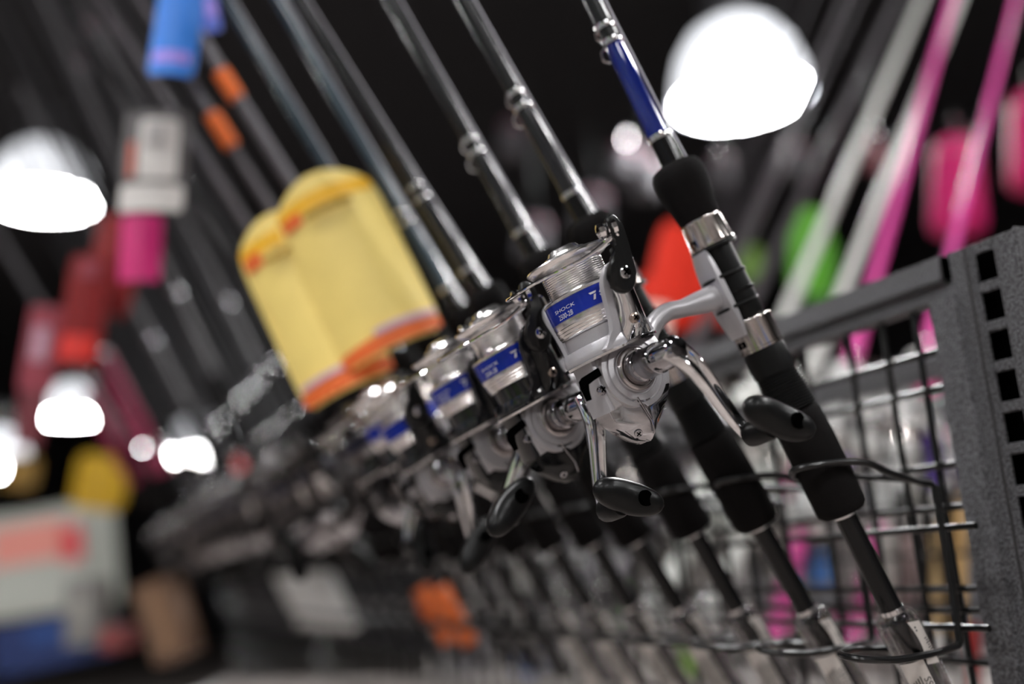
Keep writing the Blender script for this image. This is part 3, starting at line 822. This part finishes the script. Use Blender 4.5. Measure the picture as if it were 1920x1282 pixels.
for k in range(1, NR):
    T = Matrix.Translation((0, DY * k, 0))
    lean = math.radians(-3.6 + random.uniform(-.8, .8))
    if k in topx: lean = math.radians(solve_lean(k)); print('lean', k, round(math.degrees(lean), 2))
    L = T @ Matrix.Translation(P0) @ Matrix.Rotation(-lean if False else lean, 4, 'Y') @ Matrix.Translation(-P0)
    if k < 3: tb_, key, desc = {'blue_lacquer': black_wind, 'chrome': chrome}, 'a', 'black'
    elif k in (4, 5): tb_, key, desc = {'blue_lacquer': teal, 'black_rod_blank': teal}, 't', 'dark teal'
    elif k in (6, 7, 8): tb_, key, desc = {'blue_lacquer': grey_blank, 'black_rod_blank': grey_blank, 'chrome': dark_chrome}, 'g', 'grey'
    elif k < 10: tb_, key, desc = {'blue_lacquer': black_wind}, 'b', 'black'
    else: tb_, key, desc = {'blue_lacquer': dullb, 'black_rod_blank': dullb, 'gloss_black': dullb}, 'd', 'dull black'
    skip = ('hook_keeper', 'guide_foot', 'rod_lettering') if k > 2 else ('rod_lettering',)
    if k > 6: skip += ('clear_sleeve', 'price_label', 'barcode_label', 'blank_highlight', 'hood_slot')
    r_ = copy_thing(rod, L @ ROD_M, '%s spinning rod, %s from the slotted upright along the near rack' % (desc, ORD[k]), table=tb_, key=key, skip=skip)
    if k in (10, 11):
        o = obj('orange_sleeve', lathe([rr(py, wp) for py, wp in [(1309, 58), (1305, 62), (1080, 62), (1076, 58)]], 20), orange, r_)
    if k in (6, 7):
        MM = L @ ROD_M; a = RC.transposed() @ MM.translation; d = RC.transposed() @ (MM.to_3x3() @ Vector((0, 0, 1)))
        zz_ = []
        for yy_ in ((185, 135) if k == 6 else (275, 215)):
            kk = -(yy_ - CY) / F; zz_.append(-(a.y + kk * a.z) / (d.y + kk * d.z))
        obj('orange_winding', lathe([(.0062, zz_[0]), (.0085, zz_[0] + .001), (.0085, zz_[1]), (.0062, zz_[1] + .001)], 20), orange, r_)
    if 17 <= k <= 22:
        o = obj('pale_sleeve', lathe([rr(py, wp) for py, wp in [(1290, 90), (1285, 96), (950, 96), (945, 90)]], 20), white_plastic, r_)
    # reel
    swing = 0 if k < 2 else (random.uniform(-14, 10) if k < 6 else random.uniform(-35, 35))
    SW = Matrix.Translation(P0) @ Matrix.Rotation(math.radians(swing), 4, RD) @ Matrix.Translation(-P0)
    big = k < 5
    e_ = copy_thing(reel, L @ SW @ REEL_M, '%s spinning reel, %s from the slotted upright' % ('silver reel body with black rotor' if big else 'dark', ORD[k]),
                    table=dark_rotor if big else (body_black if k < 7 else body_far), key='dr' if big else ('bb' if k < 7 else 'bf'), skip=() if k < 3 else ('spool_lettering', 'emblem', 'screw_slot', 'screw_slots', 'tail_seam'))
    CHL = {}
    for q in bpy.data.objects:
        if q.parent and q.parent.name.startswith('crank_handle'): CHL.setdefault(q.parent.name, []).append(q)
    for c in [c for c in e_.children if c.name.startswith('crank_handle')]:
        a = crank.get(k, random.uniform(-120, 60))
        c.rotation_euler = (0, math.radians(-a), 0)
        b = math.radians({1: a, 2: a - 62, 3: a - 70}.get(k, random.uniform(-90, 90)))
        for q in CHL.get(c.name, []):
            if q.name.split('.')[0] in ('knob', 'knob_hole_shade'):
                q.matrix_basis = Matrix.Translation(ke) @ Matrix.Rotation(b, 4, 'Y') @ Matrix.Translation(-ke)

# ------------------------------------------------------------------ rods on the far side of the rack
def far_rod(bx, by, tx, ty, Y, desc, tbl, key, R=1.0, with_reel=True, reel_tbl=None, rkey=''):
    a = onY(bx, by, Y); b = onY(tx, ty, Y); d = (b - a).normalized()
    base = a + d * ((P0.z - a.z) / d.z)
    x = Vector((d.z, 0, -d.x)).normalized()
    M = frame(base, -x, d)
    Msc = M @ Matrix.Diagonal((R, R, 1, 1))
    r_ = copy_thing(rod, Msc, desc, group='rods in the rack row facing away', table=tbl, key=key, skip=('hook_keeper', 'guide_foot', 'rod_lettering', 'price_label', 'barcode_label', 'blank_highlight', 'hood_slot'))
    if with_reel:
        rel = ROD_M.inverted() @ REEL_M
        copy_thing(reel, M @ Matrix.Rotation(math.radians(-30), 4, 'Z') @ rel, 'spinning reel hanging on the ' + desc[0].lower() + desc[1:], group='reels in the rack row facing away', table=reel_tbl or dark_rotor, key=rkey or 'dr',
                   skip=('spool_lettering', 'emblem', 'screw_slot', 'screw_slots', 'tail_seam'))
    return r_
def allm(m, grip=None):
    g = grip or m
    return {'blue_lacquer': m, 'black_rod_blank': m, 'gloss_black': m, 'black_foam': g, 'black_rubber': g}
wm, pm, gm = allm(white_blank), allm(pink_blank, white_plastic), allm(grey_blank)
pkr = {'pale_silver_paint': pink_blank, 'silver_paint': white_plastic, 'blue_anodised': pink_blank}
whr = {'pale_silver_paint': white_plastic, 'silver_paint': white_plastic, 'blue_anodised': pink_blank}
pur = {'blue_anodised': mat('purple_band', (.12, .03, .4), .3), 'pale_silver_paint': mat('pale_plastic', (.6, .57, .55), .3)}
far_rod(1785, 470, 1905, 0, .955, 'Pink rod nearest the slotted upright', pm, 'pk', 1.25, True, pkr, 'pkr')
far_rod(1640, 520, 1785, 0, 1.045, 'Wide pink rod left of the pink bobber', pm, 'pk', 1.55, True, whr, 'whr')
far_rod(1578, 550, 1815, -40, 1.115, 'White rod crossing behind the wide pink rod', wm, 'wh', 1.7, True, pur, 'pur')
far_rod(1478, 580, 1728, 0, 1.19, 'White rod in front of the green packages', wm, 'wh', 2.0, True, pkr, 'pkr')
far_rod(1412, 560, 1700, -40, 1.27, 'Grey rod left of the green packages', gm, 'gy', 2.0, True, whr, 'whr')
far_rod(1350, 530, 1600, -40, 1.35, 'Dim grey rod beside the bright lamp', gm, 'gy', 1.8, True, pur, 'pur')
far_rod(1290, 700, 1580, 60, 1.43, 'Dim grey rod behind the near foregrip', gm, 'gy', 1.3, True, whr, 'whr')
far_rod(1230, 720, 1480, 100, 1.51, 'Dim grey rod low behind the near reel', gm, 'gy', 1.0, True)
far_rod(1180, 740, 1420, 120, 1.59, 'Faint grey rod farthest behind the near reel', gm, 'gy', 1.0, True)

# ------------------------------------------------------------------ hanging tags and packages
def camM(p, roll=0.0, tilt=0.0):
    """upright frame at p: x roughly to picture right, z world up, with a roll in the picture plane"""
    x = Vector((RC.col[0].x, RC.col[0].y, 0)).normalized(); z = Vector((0, 0, 1))
    M = frame(p, x, z)
    return M @ Matrix.Rotation(math.radians(roll), 4, 'Y')
def card(name, px, py, depth, wpx, hpx, roll, label, cat, m, curve=.25, radius=.25, border=None, bands=(), group=None, thick=.0012, taper=0.0, extra=None, top_round=0.0):
    s = depth / F; W, H = wpx * s, hpx * s
    p = C(px, py, depth)
    t = empty(name, camM(p, roll), label, cat, group)
    def cmap(u, v, c):
        x = u * W / 2 * (1 + taper * v)
        return Vector((x, curve * W * (u * u) * .5 - c - .25 * curve * W, v * H / 2))
    def sheet(u0, u1, v0, v1, c0, c1, rad, nu=14, nv=14, bm=None):
        bm = bm or bmesh.new(); G = []
        for c in (c0, c1):
            g = []
            for i in range(nu + 1):
                row = []
                for j in range(nv + 1):
                    u = -1 + 2 * i / nu; v = -1 + 2 * j / nv
                    # rounded corners by squeezing u near the ends in v
                    k = max(0.0, (abs(v) - (1 - rad)) / rad) if rad > 0 else 0.0
                    uu = u * (1 - (rad * W / W) * .5 * (1 - math.sqrt(max(0, 1 - k * k))))
                    vv = v + (top_round * (1 - u * u) if v > 0 else 0) * abs(v)
                    row.append(bm.verts.new(cmap(u0 + (u1 - u0) * (uu + 1) / 2, v0 + (v1 - v0) * (vv + 1) / 2, c)))
                g.append(row)
            G.append(g)
        for g in G:
            for i in range(nu):
                for j in range(nv): bm.faces.new((g[i][j], g[i+1][j], g[i+1][j+1], g[i][j+1]))
        a, b = G
        for i in range(nu):
            for j in (0, nv): bm.faces.new((a[i][j], a[i+1][j], b[i+1][j], b[i][j]))
        for j in range(nv):
            for i in (0, nu): bm.faces.new((a[i][j], a[i][j+1], b[i][j+1], b[i][j]))
        return bm
    obj('card' if cat in ('tag', 'sign') else 'pack_front', sheet(-1, 1, -1, 1, 0, thick, radius), m, t)
    for i, (nm, u0, u1, v0, v1, mm) in enumerate(bands):
        obj(nm, sheet(u0, u1, v0, v1, thick + .0004 * (i+1), thick + .0008 * (i+1), .2, 8, 8), mm, t)
    return t
yellow = mat('yellow_card', (.95, .73, .22), .45, scale=30, var=.03)
deep_yellow = mat('deep_yellow_card', (.92, .50, .02), .45)
orange_red = mat('orange_red_print', (.85, .16, .03), .5)
TM = mat('violet_white_print', (.66, .45, .52), .5)
card('hang_tag', 668, 505, .875, 205, 345, -22, 'yellow hang card with orange foot, the taller of the overlapping pair', 'tag', yellow, curve=.45, radius=.35, top_round=.17,
     bands=[('header_strip', -.93, .93, .80, .96, deep_yellow), ('side_strip', -.96, -.82, -.8, .8, orange_red) if 0 else ('header_strip', -.9, -.5, .70, .84, orange_red), ('foot_strip', -.97, .97, -.97, -.82, orange_red), ('violet_strip', -.2, .97, -.81, -.74, TM), ('print', -.45, .5, .70, .76, mat('brown_print', (.45, .28, .03), .5))], group='yellow hang cards')
card('hang_tag', 588, 580, .888, 185, 345, -22, 'yellow hang card with orange foot, the lower one tucked behind', 'tag', yellow, curve=.45, radius=.35, top_round=.17,
     bands=[('header_strip', -.93, .93, .80, .96, deep_yellow), ('header_strip', -.9, -.5, .68, .84, orange_red), ('foot_strip', -.97, .97, -.97, -.80, orange_red), ('violet_strip', -.9, .3, -.79, -.73, TM), ('print', -.45, .3, .66, .72, mat('brown_print', (.45, .28, .03), .5))], group='yellow hang cards')
blue_m = mat('blue_card', (.01, .20, .75), .45)
card('hang_tag', 330, 55, 1.02, 88, 190, 8, 'bright blue hang tag over the white tag', 'tag', blue_m, curve=.3, bands=[('print', -.8, .8, -.75, -.5, mat('lilac_print', (.35, .25, .8), .5))])
card('hang_tag', 392, 20, 1.03, 34, 90, -8, 'narrow blue and violet hang tag beside the big blue one', 'tag', mat('blue_violet_card', (.08, .14, .62), .45), bands=[('print', -.3, .8, -.4, .5, mat('lilac_print', (.35, .25, .8), .5))])
tagw = mat('offwhite_card', (.66, .63, .60), .5)
greyc = mat('grey_print', (.10, .09, .09), .5)
card('hang_tag', 288, 305, 1.12, 122, 200, 4, 'off-white printed hang tag above the magenta one', 'tag', greyc, curve=.2, radius=.15,
     bands=[('white_panel', -.45, .75, -.35, .85, tagw), ('white_panel', -.97, .97, -.97, -.45, tagw), ('red_print', -.75, -.55, -.3, .4, mat('red_print', (.6, .12, .07), .5)), ('grey_print', -.2, .35, .3, .75, mat('mid_grey_print', (.38, .36, .35), .5))])
card('hang_tag', 262, 465, 1.2, 78, 130, 3, 'magenta hang tag under the off-white tag', 'tag', mat('magenta_card', (.62, .01, .17), .45), curve=.3)
red_m = mat('red_pack', (.20, .008, .009), .5, spec=.25); red_l = mat('light_red_pack', (.62, .02, .012), .4); rose = mat('rose_pack', (.28, .05, .07), .5, spec=.25)
card('lure_package', 160, 585, 1.4, 75, 210, 8, 'dark red hanging package with bright red foot', 'package', red_m, bands=[('bright_foot', -.9, .9, -.9, -.45, red_l), ('print', -.4, .6, .6, .9, rose)], thick=.01, group='red hanging packages')
card('lure_package', 215, 500, 1.45, 90, 190, 14, 'dark red hanging package behind the magenta tag', 'package', red_m, thick=.01, group='red hanging packages')
card('lure_package', 80, 655, 1.5, 62, 160, 8, 'rose hanging package left of the red ones', 'package', rose, bands=[('print', -.5, .5, -.3, .5, mat('pale_rose_print', (.45, .25, .32), .5))], thick=.01, group='red hanging packages')
card('lure_package', 62, 770, 1.7, 50, 130, 8, 'dim crimson package below the rose one', 'package', mat('dim_crimson', (.15, .02, .03), .5), thick=.01, group='red hanging packages')

def bobber(px, py, depth, wpx, hpx, roll, label, m, cat='float', grp=None):
    s = depth / F; R = wpx / 2 * s; H = hpx * s
    t = empty('casting_float', camM(C(px, py, depth), roll), label, cat, grp)
    prof = [(0.0, H*.52), (R*.30, H*.515), (R*.62, H*.48), (R*.80, H*.42), (R*.86, H*.34), (R*.90, H*.1), (R*.96, -H*.2), (R*1.0, -H*.38), (R*.94, -H*.46), (R*.7, -H*.495), (0, -H*.5)]
    obj('float_body', lathe(prof, 32), m, t)
    obj('hanger_stem', lathe([(R*.12, H*.5), (R*.12, H*.78), (R*.05, H*.8)], 10), chrome, t)
    if depth > 1.9 and H > .03:
        t['label'] = label; Mi = t.matrix_world.inverted(); q0 = Vector((0, 0, H*.8)); q1 = Mi @ Vector((t.matrix_world.translation.x, t.matrix_world.translation.y, ZCE))
        obj('hanging_line', tube([q0, q1], .0005, 5), wire_black, t)
    obj('collar', lathe([(R*.87, H*.33), (R*.885, H*.33), (R*.885, H*.30), (R*.87, H*.30)], 32), mat('pale_pink_band', (.7, .12, .25), .4), t)
    return t
hot = mat('hot_pink_plastic', (.60, .006, .14), .55, spec=.25)
bobber(1793, 350, 1.9, 100, 185, 8, 'pink casting float hanging between the two pink rods', hot, grp='pink floats')
bobber(1935, 265, 1.9, 90, 190, 8, 'pink casting float cut by the picture edge', hot, grp='pink floats')
bobber(1643, 290, 2.6, 24, 70, 6, 'small dull red float between the white rods', mat('dull_red', (.25, .03, .05), .4))
green = mat('green_pack', (.10, .42, .01), .4)
card('lure_package', 1518, 475, 1.9, 74, 165, 8, 'bright green package behind the white rods', 'package', green, thick=.012, radius=.5, group='green packages')
card('lure_package', 1545, 520, 2.0, 60, 130, 6, 'darker green package beside the bright green one', 'package', mat('dark_green_pack', (.04, .2, .02), .4), thick=.012, group='green packages')
card('lure_package', 1405, 495, 2.2, 40, 60, 6, 'small olive green package behind the near reel seat', 'package', mat('olive_pack', (.12, .25, .02), .4), thick=.012, group='green packages')
scarlet = mat('scarlet_pack', (.86, .040, .018), .5, spec=.15)
card('lure_package', 1262, 520, 1.7, 90, 200, 18, 'scarlet package right behind the silver reel stem', 'package', scarlet, thick=.012, group='scarlet packages', radius=.5)
card('lure_package', 1318, 560, 1.85, 74, 110, -10, 'scarlet package low beside the near reel seat', 'package', scarlet, thick=.012, group='scarlet packages', radius=.4)
card('lure_package', 1225, 560, 1.8, 60, 80, 10, 'scarlet package behind the rotor arm', 'package', scarlet, thick=.012, group='scarlet packages', radius=.4)
card('lure_package', 1228, 610, 1.6, 50, 74, 12, 'cream highlight shape behind the rotor arm foot', 'package', mat('cream_highlight', (.9, .78, .68), .4), thick=.012)  # added card that paints a cream highlight, no real pack

# packages pegged beyond the wire grid, seen through it
pk = [
 (1475, 900, 1.5, 60, 210, 'pale', (.66, .65, .60)), (1395, 860, 1.6, 55, 90, 'cream', (.75, .73, .68)), (1640, 765, 1.35, 150, 40, 'white', (.78, .76, .74)),
 (1590, 830, 1.35, 150, 34, 'white', (.8, .8, .77)), (1690, 880, 1.3, 60, 160, 'grey', (.40, .39, .36)), (1590, 850, 1.5, 40, 46, 'crimson', (.55, .01, .10)),
 (1530, 1065, 1.5, 44, 60, 'sky blue', (.12, .30, .75)), (1475, 1070, 1.5, 50, 110, 'white', (.78, .78, .70)), (1620, 1060, 1.45, 90, 130, 'grey', (.42, .42, .41)),
 (1605, 1170, 1.4, 100, 26, 'magenta', (.75, .01, .30)), (1480, 1176, 1.5, 26, 24, 'magenta', (.75, .01, .30)), (1300, 1090, 1.7, 80, 110, 'grey', (.36, .34, .32)),
 (1170, 1130, 1.9, 40, 60, 'green', (.14, .48, .05)), (1080, 1120, 1.9, 46, 64, 'yellow-green', (.22, .50, .04)), (1208, 1130, 1.9, 36, 64, 'grey', (.42, .41, .42)),
 (1310, 1150, 1.7, 70, 40, 'red and white', (.48, .20, .16)), (1752, 1080, 1.1, 10, 200, 'tan', (.62, .42, .20)), (1795, 1060, 1.1, 11, 260, 'tan', (.66, .42, .18)), (1772, 1080, 1.12, 16, 330, 'black', (.01, .01, .01)), (1728, 1080, 1.13, 16, 330, 'black', (.01, .01, .01)), (1688, 1080, 1.16, 12, 330, 'black', (.01, .01, .01)), (1640, 1080, 1.3, 14, 200, 'black', (.01, .01, .01)), (1560, 960, 1.5, 90, 26, 'black', (.012, .012, .012)), (1440, 960, 1.5, 70, 40, 'black', (.012, .012, .012)), (1340, 940, 1.8, 70, 120, 'black', (.012, .012, .012)), (1640, 700, 1.4, 160, 26, 'dark brown', (.05, .035, .03)),
 (1700, 1090, 1.15, 26, 170, 'pale rose', (.46, .33, .32)), (1660, 1080, 1.15, 30, 170, 'pale', (.55, .52, .50)), (1740, 860, 1.3, 26, 120, 'violet', (.10, .05, .30)),
 (1735, 720, 1.25, 34, 40, 'pink', (.85, .12, .35)), (1640, 1240, 1.5, 160, 60, 'grey', (.28, .25, .24)), (1110, 1010, 2.0, 120, 40, 'pale', (.55, .50, .47)),
 (1235, 905, 1.9, 90, 26, 'cream', (.62, .58, .54)), (1380, 1010, 1.7, 70, 110, 'grey', (.30, .29, .27)), (1250, 1000, 1.9, 130, 120, 'charcoal', (.14, .13, .12)),
 (1400, 760, 1.8, 130, 60, 'brown', (.22, .18, .14)), (1300, 790, 1.9, 60, 90, 'dark green', (.07, .09, .06)), (1020, 940, 2.2, 40, 80, 'white', (.62, .60, .58)),
 (940, 1110, 2.2, 40, 44, 'grey', (.35, .33, .33)), (890, 1140, 2.2, 42, 50, 'pale grey', (.48, .46, .46)), (985, 1160, 2.2, 40, 36, 'grey', (.32, .30, .30)), (1530, 1240, 1.6, 90, 70, 'dark grey', (.16, .15, .15)),
 (1050, 1200, 2.1, 80, 50, 'grey', (.22, .2, .2)), (1820, 1230, 1.05, 14, 120, 'red', (.35, .03, .03)),
]
ordw = ORD + ['33rd', '34th', '35th', '36th', '37th', '38th', '39th', '40th'] + ['%dth' % q for q in range(44, 60)]; ordw[40:] = ['41st', '42nd', '43rd'] + ordw[40:]; ordw[0] = 'first'
for i, (x, y, d, w_, h_, nm, col) in enumerate(sorted(pk, key=lambda q: -q[0])):
    m = mat('pack_%02d' % i, col, .5, spec=.2)
    lbl = '%s package, %s from the slotted upright among those behind the grid' % (nm, ordw[i])
    card('tackle_package', x, y, d, w_, h_, 9, ' '.join(lbl.split()[:16]), 'package', m, thick=.015, group='packages seen through the wire grid', radius=.3)

# ------------------------------------------------------------------ low shelf display beyond the rack, at the left
def crate(name, px, py, depth, wpx, hpx, dep, roll, label, cat, m, stripes=()):
    s = depth / F; W, H = wpx * s / 2, hpx * s / 2
    t = empty(name, camM(C(px, py, depth), roll), label, cat)
    obj('carton', box((-W, 0, -H), (W, dep, H), .004, seg=2), m, t)
    obj('flap', box((-W * .98, .005, H), (W * .98, dep - .005, H + .003), .001), m, t)
    for (u0, u1, v0, v1, mm, nm) in stripes:
        obj(nm, box((u0 * W, -.002, v0 * H), (u1 * W, .001, v1 * H), .0005), mm, t)
    return t
whitebox = mat('white_carton', (.48, .50, .45), .6)
pinkp = mat('pink_print', (.78, .30, .25), .5); redp = mat('red_print2', (.72, .06, .08), .5)
crate('display_carton', 50, 1055, 2.8, 215, 190, .25, -5, 'white carton with pink and red print low at the end of the reel row', 'carton', whitebox,
      [(-.6, .7, .0, .75, pinkp, 'pink_print'), (.62, .98, -.1, .6, redp, 'red_print')])
crate('display_carton', 70, 1210, 2.3, 170, 90, .2, -8, 'deep blue carton under the white carton', 'carton', mat('blue_carton', (.012, .03, .13), .6), [(-.2, .6, .1, .7, mat('blue_print', (.02, .07, .26), .6), 'print')])
crate('display_carton', 150, 1150, 2.2, 60, 120, .1, 0, 'grey carton between the white and brown ones', 'carton', mat('grey_carton', (.22, .21, .2), .5), [(-.5, .5, -.3, .5, mat('pale_grey_print', (.32, .31, .28), .5), 'print')])
crate('display_carton', 205, 1200, 2.0, 40, 40, .1, 0, 'small dull red carton beside the brown display', 'carton', mat('dull_red_carton', (.24, .05, .05), .5), [(-.5, .5, -.5, .5, mat('dull_red_print', (.3, .07, .06), .5), 'print')])
crate('display_carton', 300, 1165, 1.9, 70, 150, .1, -18, 'brown leaning carton beneath the dark reels', 'carton', mat('brown_carton', (.15, .08, .045), .6), [(-.4, .5, -.8, .8, mat('tan_print', (.21, .115, .06), .5), 'print')])
sb = obj('base_shelf', box((-.02, 0, -.012), (1.3, .3, 0.0), .003), mat('grey_shelf', (.36, .32, .30), .4)); sb.matrix_world = camM(C(330, 1318, 1.35), 4) 
tag(sb, 'pale grey shelf edge along the foot of the picture', 'shelf')

# orange lures in the dark row, rod-side floats
for i, (x, y, d) in enumerate(((568, 1022, 1.35), (605, 990, 1.4))):
    bobber(x, y, d, 34, 26, 70, ['orange float low among the dark reels, the nearer one', 'orange float low among the dark reels, the farther one'][i], orange, grp='orange floats among the reels')
bobber(452, 870, 1.9, 26, 30, 0, 'small red float at the head of the far reels', mat('bright_red', (.6, .02, .02), .3))
ym = mat('mustard_pack', (.55, .33, .01), .45)
card('lure_package', 190, 905, 2.4, 95, 100, 10, 'mustard yellow package under the far lamp', 'package', ym, thick=.02, radius=.6)
card('lure_package', 40, 885, 2.8, 60, 60, 10, 'dim mustard package at the picture edge', 'package', mat('dim_mustard', (.25, .14, .02), .5), thick=.02, radius=.6)

# dim display rods of the aisle beyond, leaning like the near ones
def simple_rod(x0, y0, x1, y1, depth, wpx, label, m, grp):
    a, b = C(x0, y0, depth), C(x1, y1, depth * .97)
    d = b - a; L = d.length; r = wpx / 2 * depth / F
    z = d.normalized(); x = Vector((0, 1, 0)).cross(z).normalized()
    t = empty('fishing_rod', frame(a, x, z), label, 'fishing rod', grp)
    obj('blank', lathe([(r, L * .25), (r * .8, L * .8), (r * .6, L * 1.4)], 12), m, t)
    obj('grip', lathe([(r * 1.3, -.02), (r * 1.5, 0), (r * 1.5, L * .2), (r * 1.2, L * .26)], 12), foam, t)
    obj('ferrule', lathe([(r * 1.25, L * .5), (r * 1.35, L * .51), (r * 1.25, L * .52)], 12), dark_chrome, t)
dim = mat('dim_rod', (.07, .065, .07), .4)
where = ['beside the red packages', 'passing behind the off-white tag', 'behind the bright left lamp', 'left of the bright left lamp', 'left of the yellow cards', 'behind the magenta tag', 'crossing above the far lamp', 'at the upper corner', 'under the blue tag']
where = [where[1]] + where[4:]
for i, (x0, y0, x1, y1) in enumerate(((470, 860, 190, 240), (560, 840, 290, 300), (420, 900, 150, 380), (300, 940, 20, 480), (380, 500, 140, -40), (480, 640, 200, 20))):
    simple_rod(x0, y0, x1, y1, 1.7 + .12 * i, 16, 'dim dark rod ' + where[i], dim, 'dim rods beyond the rack')
crm = mat('crimson_rod', (.30, .015, .07), .4)
for i, (x0, y0, x1, y1) in enumerate(((330, 930, 235, 740), (300, 930, 215, 780), (275, 935, 195, 800))):
    simple_rod(x0, y0, x1, y1, 2.1 + .1 * i, 30, ['crimson rod nearest the far lamp', 'crimson rod in the middle of three', 'crimson rod next to the mustard package'][i], crm, 'crimson rods at the row end')
# hazy pale reels of the opposite aisle
far_grey = mat('far_grey_plastic', (.10, .095, .105), .6, spec=.2)
for i, (x, y, d, w_) in enumerate(((1000, 445, 3.2, 60), (1170, 300, 3.6, 50), (1210, 330, 3.4, 60), (1352, 318, 3.1, 44), (1490, 300, 3.0, 46), (160, 60, 2.4, 26), (150, 130, 2.4, 26), (208, 60, 2.6, 30), (960, 260, 4.0, 50), (1110, 400, 3.4, 70))):
    bobber(x, y, d, w_, w_ * 1.3, 10, 'dim grey float hanging in the dark, ' + ['above the third reel', 'left of the blue winding foot', 'beside the foregrip top', 'under the big lamp', 'right of the big lamp', 'at the upper corner', 'below the corner one', 'right of the corner one', 'between the dark rods', 'above the silver spool'][i], far_grey, grp='dim floats in the dark aisle')
